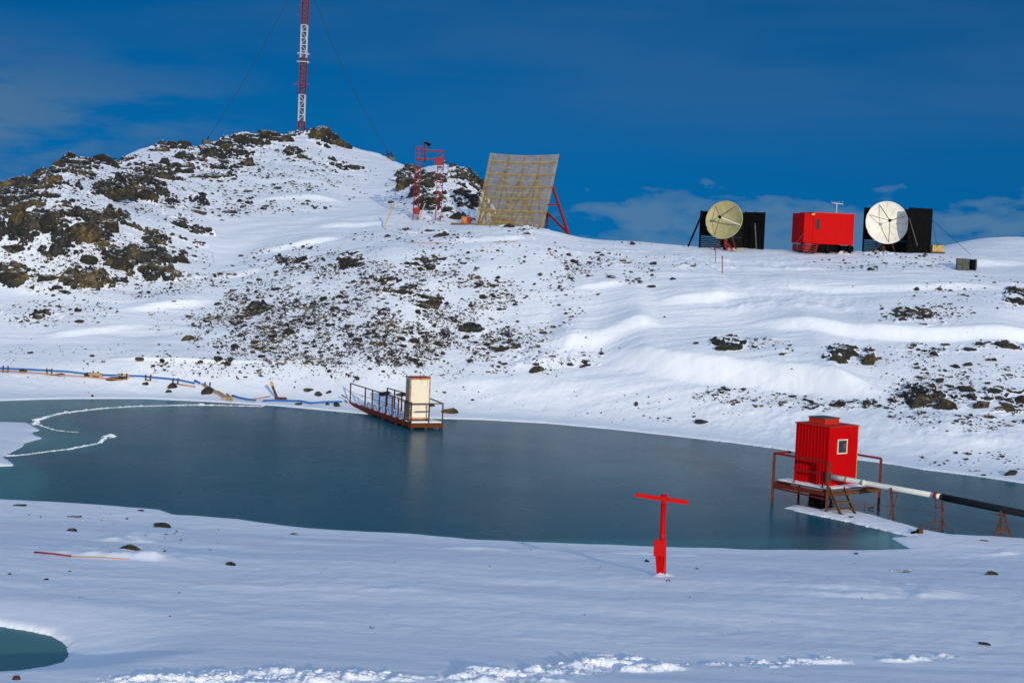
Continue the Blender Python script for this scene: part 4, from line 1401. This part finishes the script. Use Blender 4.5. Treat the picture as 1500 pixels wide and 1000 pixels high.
# junk under the deck
mb = MB()
for k in range(7):
    random.seed(50 + k)
    p = f(1.3 + random.uniform(-.2, 1.3), random.uniform(.1, 1.6), .03)
    q = p + Vector((random.uniform(-.5, .5), random.uniform(-.3, .3), random.uniform(.0, .04)))
    MB().bar(p, q, .06, .05).build('scrap_timber', 'dark_rust', None, 'dark scrap timber lying on the snow under the red hut platform', 'scrap timber', 'scrap timbers under the hut')

hut = F3('hut', f(.45, .5, Fz + .05), 'red ribbed metal hut with a small window and roof box on stilt platform', 'hut')
hx0, hy0, hs = .46, .50, 1.62
zB, zT = Fz + .08, Fz + .08 + 2.17
mb = MB(); corr_box(mb, f, hx0 + .02, hx0 + hs, hy0, hy0 + hs, zB, zT, .17, .012); mb.build('wall', 'red', hut)
# smooth sheet on the front side
MB().box(f, hx0 + .0, hx0 + hs + .03, hy0 - .045, hy0 - .024, zB - .02, zT + .01).build('front_sheet', 'red', hut)
MB().box(f, hx0 - .03, hx0 + hs + .06, hy0 - .075, hy0 + hs + .05, zT + .012, zT + .05).build('roof', 'red_roof', hut)
mb = MB()
for a0 in (.06, .56, 1.08, 1.58):
    for k in range(9):
        q_ = f(hx0 + a0, hy0 - .046, zB + .08 + k * .26); mb.tube([q_, q_ + (f(0, -1, 0) - f(0, 0, 0)) * .008], .008, 6)
mb.build('rivets', 'dull_red', hut)
MB().box(f, hx0 + .80, hx0 + .808, hy0 - .0475, hy0 - .0445, zB, zB + 1.17).build('panel_seam', 'dull_red', hut)
rb = MB().box(f, hx0 + .35, hx0 + 1.15, hy0 + .5, hy0 + 1.3, zT + .052, zT + .26).build('roof_box', 'red_roof', hut)
MB().box(f, hx0 + .32, hx0 + 1.18, hy0 + .47, hy0 + 1.33, zT + .262, zT + .30).build('roof_box_lid', 'dark_grey', rb)
wx0, wz0, ww, wh = hx0 + .52, zB + 1.22, .46, .46
wn = MB().box(f, wx0, wx0 + ww, hy0 - .056, hy0 - .047, wz0, wz0 + wh).build('window', 'glass', hut)
mb = MB()
for a0, a1, c0, c1 in ((-.045, 0, -.045, wh + .045), (ww, ww + .045, -.045, wh + .045), (0.001, ww - .001, -.045, 0), (0.001, ww - .001, wh, wh + .045)):
    mb.box(f, wx0 + a0, wx0 + a1, hy0 - .075, hy0 - .0455, wz0 + c0, wz0 + c1)
mb.build('window_frame', 'frame_white', wn)
MB().box(f, wx0 + .30, wx0 + .42, hy0 - .059, hy0 - .0565, wz0 + .14, wz0 + .34).build('window_reflection', 'tan_dark', wn)  # brownish reflection in the glass, painted as a small panel
MB().box(f, hx0 + hs + .0, hx0 + hs + .035, hy0 - .05, hy0 - .0, zB, zT).build('edge_fringe', 'yellow', hut)  # yellow lens fringe along the right edge, added as a strip
MB().box(f, .34, .5, .28, .42, Fz + .3, Fz + .62).build('pipe_collar', 'dark_grey', hut)

# ladder
ld = F3('step_ladder', f(.9, -.3, 0), 'rusty brown step ladder leaning against the front of the hut platform', 'ladder')
t1, t2 = P(1214.5, 714, F_.y + .2), P(1236, 714, F_.y + .7)
b1, b2 = PZ(1233, 757, .0), PZ(1254, 756, .0)
MB().bar(t1, b1, .05, .12).build('stringer', 'wood', ld); MB().bar(t2, b2, .05, .12).build('stringer', 'wood', ld)
for k in (.22, .48, .72, .92):
    MB().bar(t1.lerp(b1, k), t2.lerp(b2, k), .16, .04).build('step', 'wood', ld)
MB().box(frame(PZ(1247, 760, .02), .3), -.08, .08, -.06, .06, 0, .1).build('timber_block', 'rust', None, 'small rusty block in the snow beside the step ladder foot', 'block')

# pipeline to the right
pw = F3('supply_pipe', PZ(1376, 781, .05), 'long supply pipe from the hut, white cladding turning to black', 'pipe')
h0 = f(.40, .40, 0); p0 = P(1218, 698, F_.y + .35); p1 = P(1300, 713, 59.2); p2 = P(1378, 727, 57.6)
p3 = P(1381, 728, 57.55); p4 = P(1500, 752, 56.2); p5 = P(1660, 783, 54.6); p6 = P(2150, 860, 51.0)
MB().tube([p0, p0.lerp(p1, .3), p1, p2], .098, 16).build('white_cladding', 'pipe_white', pw)
mb = MB(); mb.tube([p3 - (p4 - p3).normalized() * .1, p3], [.09, .135], 14); mb.tube([p3, p4, p5, p6], .125, 16); mb.build('black_sleeve', 'pipe_black', pw)
for t_ in (.14, .30):
    a = p0.lerp(p2, t_)
    MB().tube([a, a + (p2 - p0).normalized() * .03], .102, 14).build('pipe_band', 'orange' if t_ < .2 else 'frame_white', pw)
MB().tube([P(1369, 724.5, 57.7), P(1372, 725.5, 57.65)], .125, 14).build('flange', 'dull_red', pw)


def stand(label, legs, mat='rust', extra=()):
    o = Vector(legs[0][1]); t = F3('pipe_stand', o, label, 'pipe stand')
    for p, q, w_ in legs:
        MB().bar(p, q, w_).build('leg', mat, t)
    for p, q, w_ in extra:
        MB().bar(p, q, w_).build('cross_bar', 'dark_rust', t)


d1, d2, d3 = 59.0, 57.4, 56.5
stand('thin pipe stand beside the right leg of the hut platform', [(P(1305, 714, d1), P(1309, 768, d1), .09), (P(1315, 722, d1), P(1309, 742, d1), .04), (P(1300, 765, d1), P(1308, 740, d1), .04)],
      'dark_rust', [(P(1303, 722, d1), P(1316, 722, d1), .03)])
stand('ladder shaped pipe stand where the white pipe turns black', [(P(1380.5, 732, d2), P(1380, 783, d2), .09), (P(1371, 728, d2), P(1369, 781, d2), .04), (P(1378, 766, d2), P(1373, 779, d2), .03)],
      'dark_rust', [(P(1370, 738, d2), P(1384, 739, d2), .03), (P(1371, 743, d2), P(1382, 743, d2), .03), (P(1379, 763, d2), P(1362, 765, d2), .04), (P(1362, 765, d2), P(1345, 772, d2), .035), (P(1382, 767, d2), P(1402, 781, d2), .035)])
stand('tripod pipe stand under the black pipe near the right edge', [(P(1466, 748, d3), P(1466.5, 790, d3), .09), (P(1469, 748, d3), P(1481, 790, d3), .08), (P(1466, 760, d3), P(1455, 789, d3), .07)],
      'dark_rust', [(P(1461, 776, d3), P(1476, 776, d3), .07), (P(1458, 754, d3), P(1474, 754, d3), .04), (P(1462, 790, d3), P(1470, 790, d3), .07)])
q = PZ(1346, 781, .08)
t = F3('anchor_block', q, 'small dark angular anchor block on the snow spit right of the hut', 'anchor')
f1 = frame(q, .3)
MB().box(f1, -.05, .12, -.08, .08, -.05, .16).build('block', 'dark_rust', t); MB().bar(f1(-.3, 0, .02), f1(0, 0, .1), .07).build('bar', 'black', t)
MB().bar(PZ(1436, 791, .14), PZ(1447, 792, .14), .08, .04).build('timber', 'wood', None, 'short brown board lying on the snow between the two right pipe stands', 'timber')

# ---------------------------------------------------------------- red T post in front
d = 40.0
pb = P(968, 846, d); gz = ground(pb.x, pb.y)
tp = F3('signal_post', (pb.x, pb.y, gz), 'red T shaped steel post with a box plate in the foreground snow', 'post')
top = P(972.5, 727, d)
MB().tube([pb + Vector((.0, 0, -.2)), pb.lerp(top, .35), top], .068, 18).build('pole', 'red', tp)
MB().tube([top + Vector((-.075, 0, -.02)), top + Vector((.075, 0, -.02))], .08, 16).build('top_collar', 'red', tp)
MB().bar(P(930.5, 724.2, d - .1), P(1008, 735.6, d - .1), .05, .10).build('crossbar', 'red', tp)
mb = MB()
for bx0, by0 in ((968, 729.5), (976, 730.7)):
    q_ = P(bx0, by0, d - .13); mb.tube([q_, q_ + Vector((0, -.022, 0))], .016, 6)
for bx0, by0 in ((960, 795), (960, 809), (971.5, 796), (971.5, 810)):
    q_ = P(bx0, by0, d - .145); mb.tube([q_, q_ + Vector((0, -.018, 0))], .010, 6)
mb.build('bolts', 'dark_rust', tp)
for t_ in (.52, .93):
    q_ = pb.lerp(top, t_); MB().tube([q_, q_ + Vector((0, 0, .025))], .074, 16).build('weld_band', 'red_roof', tp)
MB().box(frame(P(966, 802, d - .1), .0), -.135, .135, -.04, .04, -.20, .20).build('box_plate', 'red', tp)
MB().bar(P(962.5, 812, d - .08), P(965, 848, d - .08), .085, .05).build('prop', 'red', tp)
MB().bar(P(968, 812, d - .08), P(966, 848, d - .08), .04).build('prop', 'red', tp)
MB().bar(P(974.5, 790, d - .06), P(974, 846, d - .06), .04, .06).build('prop', 'red_roof', tp)
q = G(979, 851)
MB().tube([q + Vector((-.05, 0, -.02)), q + Vector((-.03, 0, .05)), q + Vector((.03, 0, .05)), q + Vector((.05, 0, -.02))], .012, 8).build('wire_hoop', 'wire', None, 'tiny dark wire hoop in the snow at the foot of the T post', 'hoop')

mb = MB(); vs, fs = [], []
for i in range(7):
    for k in range(20):
        a = 6.2832 * k / 20; q_ = i / 6; rr_ = .03 + .42 * q_ * (1 + .25 * math.sin(3 * a + 1))
        x_, y_ = pb.x + rr_ * math.cos(a), pb.y - .05 + rr_ * .8 * math.sin(a)
        vs.append((x_, y_, ground(x_, y_) + .07 * (1 - q_) ** 1.3 * (1 + .3 * math.sin(2 * a)) - .02 * q_))
for i in range(6):
    for k in range(20):
        fs.append((i * 20 + k, i * 20 + (k + 1) % 20, (i + 1) * 20 + (k + 1) % 20, (i + 1) * 20 + k))
mb.add(vs, fs, True); tag(mb.build('snow_collar', 'clean_snow'), 'low ring of snow banked round the foot of the red T post', kind='stuff')
# lying red pole
a, b_ = G(50, 812), G(104, 816)
lp = F3('marker_pole', a, 'thin red pole lying half buried in the near left snow', 'pole')
MB().tube([a + Vector((0, 0, .05)), a.lerp(b_, .5) + Vector((0, 0, .05)), b_ + Vector((0, 0, .03))], .022, 8).build('pole_shaft', 'mast_red', lp)
b2_ = G(190, 819); MB().tube([b_ + Vector((0, 0, .02)), b_.lerp(b2_, .5) + Vector((0, 0, .03)), b2_], .012, 6).build('cord', 'orange', lp)

# dark red post close to the camera at the bottom left
q = P(24, 990, 24.0)
MB().tube([Vector((q.x, q.y, ground(q.x, q.y) - .3)), Vector((q.x, q.y, q.z - .03)), Vector((q.x, q.y, q.z))], [.06, .06, .045], 14).build('marker_post', 'dark_rust', None, 'dark red post end at the bottom left corner', 'post')

# markers on the slopes
def marker(x0, y0, x1, y1, w_, mat, label, name='marker_pole', hang=0):
    g = G(x1, y1); p = P(x0, y0, g.y)
    t = F3(name, g, label, 'marker pole')
    MB().bar(g + Vector((0, 0, -.2)), p, w_).build('shaft', mat, t)
    MB().bar(p, p + (p - g).normalized() * .12, w_ * 1.5).build('cap', mat, t)


marker(577, 300, 560, 334, .10, 'plank', 'tall leaning pale orange pole on the snow left of the gantry')
marker(622, 300, 612, 322, .07, 'plank', 'short leaning pale pole beside the left gantry leg')
marker(1048, 364, 1048.5, 385, .04, 'mast_red', 'thin red marker stick on the ridge below the cream dish')
marker(1058, 378, 1058.5, 400, .05, 'mast_red', 'thin red marker stick with a wider foot on the slope below the cream dish')


def tape(px, label):
    g = [G(*p) + Vector((0, 0, .06)) for p in px]
    MB().tube(g, .020, 6).build('barrier_tape', 'orange', None, label, 'barrier tape')


tape([(592, 356), (620, 357), (650, 357)], 'faded orange tape on the snow below the gantry')
tape([(722, 356), (740, 355), (758, 355)], 'faded orange tape on the snow below the slatted reflector')

# ---------------------------------------------------------------- blue water pipe on the left shore
bl = F3('water_pipe', G(130, 553), 'blue water pipe running along the left shore on low supports', 'pipe')


def lift(px, py, h=.14):
    g = G(px, py + 4); s_, t_ = ray(px, py)
    return Vector((float(s_) * g.y, g.y, max(EYE + float(t_) * g.y, g.z + .05)))


def run(pts, r, mat, name='pipe_section', label=None):
    MB().tube([lift(*p) for p in pts], r, 10).build(name, mat, bl, label)


run([(-60, 535), (0, 539), (45, 541), (100, 544), (130, 547.5)], .05, 'blue')
run([(150, 549), (205, 550.5), (262, 556), (285, 561)], .05, 'blue')
run([(130, 547.5), (150, 549)], .10, 'plank', label='pale wrapped joint')
run([(172, 549), (190, 551)], .10, 'plank', label='pale wrapped joint')
run([(285, 557), (293, 561)], .06, 'blue')
run([(300, 564), (306, 567), (313, 571)], .06, 'blue')
run([(340, 579), (350, 582), (362, 584.5), (375, 586)], .05, 'blue')
run([(385, 586.5), (405, 586), (440, 587), (455, 590), (475, 588.5), (501, 588)], .05, 'blue')
run([(262, 562.5), (286, 566)], .035, 'orange', label='thin orange hose')
run([(0, 543), (40, 545), (130, 552), (180, 556)], .03, 'orange', label='thin orange hose')
for px, py in ((8, 541), (72, 545), (140, 549), (182, 552), (217, 554), (257, 559), (304, 565)):
    g = lift(px, py)
    mb = MB()
    for dx in (-.14, .14):
        mb.bar((g.x + dx, g.y, g.z - .3), (g.x + dx, g.y + .02, g.z + .22), .055)
    mb.bar((g.x - .16, g.y - .05, g.z - .1), (g.x + .16, g.y - .05, g.z - .1), .05); mb.build('pipe_support', 'dark_rust', bl)
for px, py, w_, h_, lab in ((34, 546, 13, 6, 'dark stone prop under the blue pipe, nearest the left edge'), (88, 549, 22, 4, 'low dark stones under the left part of the blue pipe'), (128, 552, 10, 5, 'small rock under the first wrapped pipe joint'),
                            (170, 555, 30, 4, 'long dark plank shaped rock below the blue pipe joints'), (214, 563, 12, 6, 'brown rock under the middle of the blue pipe'), (252, 568, 20, 12, 'large brown rock propping the blue pipe bend'),
                            (246, 574, 12, 5, 'small flat rock just below the large pipe bend rock'), (303, 577, 17, 11, 'dark split rock propping the broken end of the blue pipe')):
    g = G(px, py); sc = g.y / FPX
    put_rock('boulder', BIG[int(px) % 7], g.x, g.y, g.z + .02, w_ * sc * .52, h_ * sc * 1.0, lab, 'boulder', rz=.3, dep=w_ * sc * .3)
pl = F3('plank_pile', G(325, 580), 'row of pale yellow planks laid end to end where the blue pipe breaks', 'planks')
for a, b_, w_ in (((296, 562), (306, 569), .12), ((312, 571), (322, 577), .16), ((318, 573), (330, 580), .14), ((324, 578), (336, 584), .14), ((333, 577), (340, 586), .12), ((326, 583), (341, 583), .09)):
    p, q = lift(*a), lift(*b_)
    MB().bar(p, q, w_, .09).build('plank', 'plank', pl)
p = [lift(362, 585), lift(378, 583), lift(396, 580)]
MB().tube(p, .03, 6).build('loose_cord', 'orange', pl)
g = G(408, 586)
lpst = F3('leaning_post', g, 'rusty leaning timber post in the snow between pipe and shore', 'post')
tq = P(396.5, 559, g.y)
MB().bar(g + Vector((0, 0, -.1)), tq, .15, .12).build('post_shaft', 'rust', lpst)
MB().bar(tq - (tq - g).normalized() * .25, tq, .16, .14).build('post_cap', 'yellow', lpst)
MB().box(frame(g, .2), -.2, .45, -.15, .15, -.05, .14).build('post_foot', 'dark_rust', lpst)

# ---------------------------------------------------------------- ice ridges and snow clods
def chunks(name, pts, n, w_, h_, seed, label, mat='clean_snow', along=None):
    r = np.random.default_rng(seed); V, Fc = [], []; off = 0
    P3 = [np.array(p[:2]) for p in pts]
    seg_ = [np.linalg.norm(P3[i + 1] - P3[i]) for i in range(len(P3) - 1)]; cum = np.concatenate([[0], np.cumsum(seg_)])
    bv, bf = ICO[1]
    if along is None:
        st = np.arange(0, cum[-1], .07); rows = []
        for t in st:
            i = max(min(np.searchsorted(cum, t) - 1, len(seg_) - 1), 0); d_ = (P3[i + 1] - P3[i]) / seg_[i]; nn = np.array([-d_[1], d_[0]])
            c_ = P3[i] + d_ * (t - cum[i]) + nn * .05 * pn(np.array(t * .9), np.array(seed * 3.3), 7)
            wd = w_ * .7 * (.35 + 3.4 * max(0, float(pn(np.array(t * 1.3), np.array(seed * 1.7), 8)))) * min(1, t / .5, (cum[-1] - t) / .5 + .05) * (.25 if float(pn(np.array(t * 1.1), np.array(seed * 5.1), 11)) < -.12 - .25 * (1 - t / cum[-1]) else 1)
            hz_ = h_ * .5 * (.5 + abs(float(pn(np.array(t * 3.1), np.array(2.2), 9))))
            rows += [(*(c_ - nn * wd), -.012), (*(c_ - nn * wd * .4), hz_), (*(c_ + nn * wd * .45), hz_ * .8), (*(c_ + nn * wd), -.012)]
        V.append(np.array(rows)); q_ = []
        for a_ in range(len(st) - 1):
            for b_ in range(3):
                e = a_ * 4 + b_; q_ += [(e, e + 1, e + 5), (e, e + 5, e + 4)]
        Fc.append(np.array(q_)); off += len(rows)
    for k in range(n):
        t = r.uniform(0, cum[-1]); i = min(np.searchsorted(cum, t) - 1, len(seg_) - 1); i = max(i, 0)
        p = P3[i] + (P3[i + 1] - P3[i]) * ((t - cum[i]) / seg_[i])
        dens = .5 + .5 * math.sin(t * 1.7 + seed) * math.sin(t * .61 + 2)
        if r.uniform() > .45 + dens * .75: continue
        p = p + r.normal(0, w_, 2) * np.array([.6, 1.0]); s_ = h_ * math.exp(r.normal(-.3, .5))
        v = bv * (1 + r.uniform(-.35, .35, (len(bv), 1))) * np.array([s_ * 1.9, s_ * 1.3, s_ * .65]); a = r.uniform(0, 6.3)
        c, s = math.cos(a), math.sin(a); v = np.stack([v[:, 0] * c - v[:, 1] * s, v[:, 0] * s + v[:, 1] * c, v[:, 2]], -1)
        zg = 0.0 if along is None else ground(p[0], p[1])
        V.append(v + np.array([p[0], p[1], zg + s_ * .1])); Fc.append(bf + off); off += len(bv)
    me = mesh_np(name, np.concatenate(V), np.concatenate(Fc), M[mat]); o = bpy.data.objects.new(name, me); COL.objects.link(o)
    return tag(o, label, None, None, 'stuff')


def ipts(L): return [PZ(x, y, 0) for x, y in L]


chunks('pressure_ridge', ipts([(50, 622), (56, 615), (70, 610), (90, 605), (125, 601), (150, 598), (190, 595.5), (230, 594), (290, 593), (340, 594), (385, 595)]), 1700, .11, .026, 1, 'curved line of white broken ice chunks along the left of the lake')
chunks('pressure_ridge', ipts([(52, 620), (65, 625), (82, 630), (100, 632), (116, 633)]), 200, .04, .018, 2, 'short curved line of ice chunks branching off the long ridge')
chunks('pressure_ridge', ipts([(0, 668), (25, 667), (50, 664), (78, 660), (100, 658), (120, 654), (145, 649), (152, 643), (158, 638), (168, 640)]), 700, .06, .026, 3, 'lower line of ice chunks running right from the snow spit')
chunks('pressure_ridge', ipts([(152, 640), (160, 636), (168, 640), (160, 641)]), 60, .09, .04, 4, 'heap of white ice at the end of the lower ridge')
chunks('snow_clods', ipts([(1175, 748), (1215, 757), (1260, 768), (1300, 777), (1335, 783)]), 140, .10, .025, 9, 'broken snow lumps along the snow spit under the hut')
for k, (L, n, w_, h_, lab) in enumerate((([(160, 998), (300, 992), (420, 990), (585, 988)], 420, .26, .028, 'lumps of trampled snow at the bottom left'),
                                    ([(680, 990), (740, 984), (800, 980)], 110, .15, .026, 'lumps of trampled snow at the bottom centre'),
                                    ([(815, 975), (880, 972), (940, 968), (1000, 972)], 150, .15, .022, 'lumps of trampled snow along the central footprints'),
                                    ([(1040, 972), (1110, 969), (1240, 965)], 90, .12, .018, 'lumps of trampled snow along the right footprints'))):
    chunks('snow_clods', [G(*p) for p in L], n, w_, h_, 20 + k, lab, 'clean_snow', along=1)


# ------------------------------------------------------------------ sky and light
SUN_EL = R(10.8)
SUN_AZ = R(16.0)       # to the right of straight behind the camera
sun_dir = Vector((math.sin(SUN_AZ) * math.cos(SUN_EL), -math.cos(SUN_AZ) * math.cos(SUN_EL), math.sin(SUN_EL)))   # towards the sun
sd_ = bpy.data.lights.new('sun', 'SUN'); sd_.energy = 3.0; sd_.angle = R(.6); sd_.color = (1.0, .88, .66)
so = bpy.data.objects.new('sun', sd_); COL.objects.link(so)
so.rotation_euler = sun_dir.to_track_quat('Z', 'Y').to_euler()
w = bpy.data.worlds.new('World'); scene.world = w; w.use_nodes = True
nt = w.node_tree; nt.nodes.clear()
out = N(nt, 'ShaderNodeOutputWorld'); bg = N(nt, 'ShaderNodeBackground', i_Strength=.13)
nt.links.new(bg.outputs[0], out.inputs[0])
tc = N(nt, 'ShaderNodeTexCoord')
sky = N(nt, 'ShaderNodeTexSky', sky_type='NISHITA', sun_disc=False)
sky.sun_elevation = SUN_EL
sky.sun_rotation = math.atan2(sun_dir.x, sun_dir.y)
sky.altitude = 1500; sky.air_density = 1.6; sky.dust_density = 0.0; sky.ozone_density = 6.0
# clear polar air: the pale band at the horizon is thin, so look a little higher into the sky
sep = N(nt, 'ShaderNodeSeparateXYZ'); nt.links.new(tc.outputs['Generated'], sep.inputs[0])
zz = math_n(nt, 'ADD', math_n(nt, 'MULTIPLY', math_n(nt, 'ABSOLUTE', sep.outputs[2]), .75), .30)
cmb = N(nt, 'ShaderNodeCombineXYZ'); nt.links.new(sep.outputs[0], cmb.inputs[0]); nt.links.new(sep.outputs[1], cmb.inputs[1]); nt.links.new(zz, cmb.inputs[2])
nrm = N(nt, 'ShaderNodeVectorMath', operation='NORMALIZE'); nt.links.new(cmb.outputs[0], nrm.inputs[0])
nt.links.new(nrm.outputs[0], sky.inputs['Vector'])
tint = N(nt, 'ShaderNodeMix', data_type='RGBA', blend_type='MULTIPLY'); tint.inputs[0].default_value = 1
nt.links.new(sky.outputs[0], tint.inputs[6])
# deep blue ahead; boosted warm overhead and behind as added fill on the snow
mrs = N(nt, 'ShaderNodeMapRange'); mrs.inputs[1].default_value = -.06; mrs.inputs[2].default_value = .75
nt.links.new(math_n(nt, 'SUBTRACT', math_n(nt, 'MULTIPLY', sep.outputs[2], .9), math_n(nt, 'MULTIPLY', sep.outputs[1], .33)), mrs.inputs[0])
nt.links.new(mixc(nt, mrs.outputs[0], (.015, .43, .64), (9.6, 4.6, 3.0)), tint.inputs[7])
# clouds
mp = N(nt, 'ShaderNodeMapping'); mp.inputs['Scale'].default_value = (1, 1, 2.6); nt.links.new(tc.outputs['Generated'], mp.inputs[0])
c1 = noise(nt, mp.outputs[0], 30, 7, .5, .1)
lowm0 = ramp(nt, sep.outputs[2], [(0.0, 1), (.024, 1), (.052, .0)])
mx = N(nt, 'ShaderNodeMapRange'); mx.inputs[1].default_value = .0; mx.inputs[2].default_value = .06; nt.links.new(sep.outputs[0], mx.inputs[0])
lowm = math_n(nt, 'MULTIPLY', lowm0, mx.outputs[0])
cum = math_n(nt, 'ADD', c1, math_n(nt, 'MULTIPLY', math_n(nt, 'SUBTRACT', lowm, 1.0), .42))
cumf = ramp(nt, cum, [(.36, 0), (.41, .45), (.55, 1)])
mp2 = N(nt, 'ShaderNodeMapping'); mp2.inputs['Scale'].default_value = (1, 1, 5.5); mp2.inputs['Rotation'].default_value = (0, R(-5), 0); nt.links.new(tc.outputs['Generated'], mp2.inputs[0])
c2 = noise(nt, mp2.outputs[0], 4.5, 6, .5, .2)
leftm = ramp(nt, sep.outputs[0], [(0, 1), (.16, 1), (.55, .85)])
mr = N(nt, 'ShaderNodeMapRange'); mr.inputs[1].default_value = -.32; mr.inputs[2].default_value = -.14; mr.inputs[3].default_value = 1; mr.inputs[4].default_value = 0
nt.links.new(sep.outputs[0], mr.inputs[0])
mz = ramp(nt, sep.outputs[2], [(0, 1), (.075, 1), (.11, 0)])
wl = math_n(nt, 'MULTIPLY', math_n(nt, 'MULTIPLY', mr.outputs[0], mz), ramp(nt, noise(nt, mp2.outputs[0], 9, 7, .55, .3), [(.42, 0), (.56, 1)]))
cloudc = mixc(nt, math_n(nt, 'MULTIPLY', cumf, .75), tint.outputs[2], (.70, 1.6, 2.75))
cloudc = mixc(nt, math_n(nt, 'MULTIPLY', wl, .9), cloudc, (.62, 1.4, 2.45))
haze2 = math_n(nt, 'MULTIPLY', ramp(nt, c2, [(.40, 0), (.68, 1)]), ramp(nt, sep.outputs[2], [(.04, 0), (.09, 1)]))
cloudc = mixc(nt, math_n(nt, 'MULTIPLY', haze2, .5), cloudc, (.26, 1.05, 2.5))
dk = ramp(nt, sep.outputs[2], [(.05, 1), (.24, .74)])
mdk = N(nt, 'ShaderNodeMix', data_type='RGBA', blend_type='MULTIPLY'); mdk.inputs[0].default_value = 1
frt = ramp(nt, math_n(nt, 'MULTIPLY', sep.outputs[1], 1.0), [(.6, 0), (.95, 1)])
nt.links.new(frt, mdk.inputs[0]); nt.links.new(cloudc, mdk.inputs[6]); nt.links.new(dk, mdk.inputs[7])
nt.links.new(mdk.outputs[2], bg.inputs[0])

for o in bpy.data.objects:
    for k in ('_x', '_y', '_z'):
        if k in o: del o[k]
scene.view_settings.view_transform = 'Standard'
scene.view_settings.look = 'None'
scene.view_settings.exposure = 0
scene.view_settings.gamma = 1
scene.cycles.max_bounces = 6
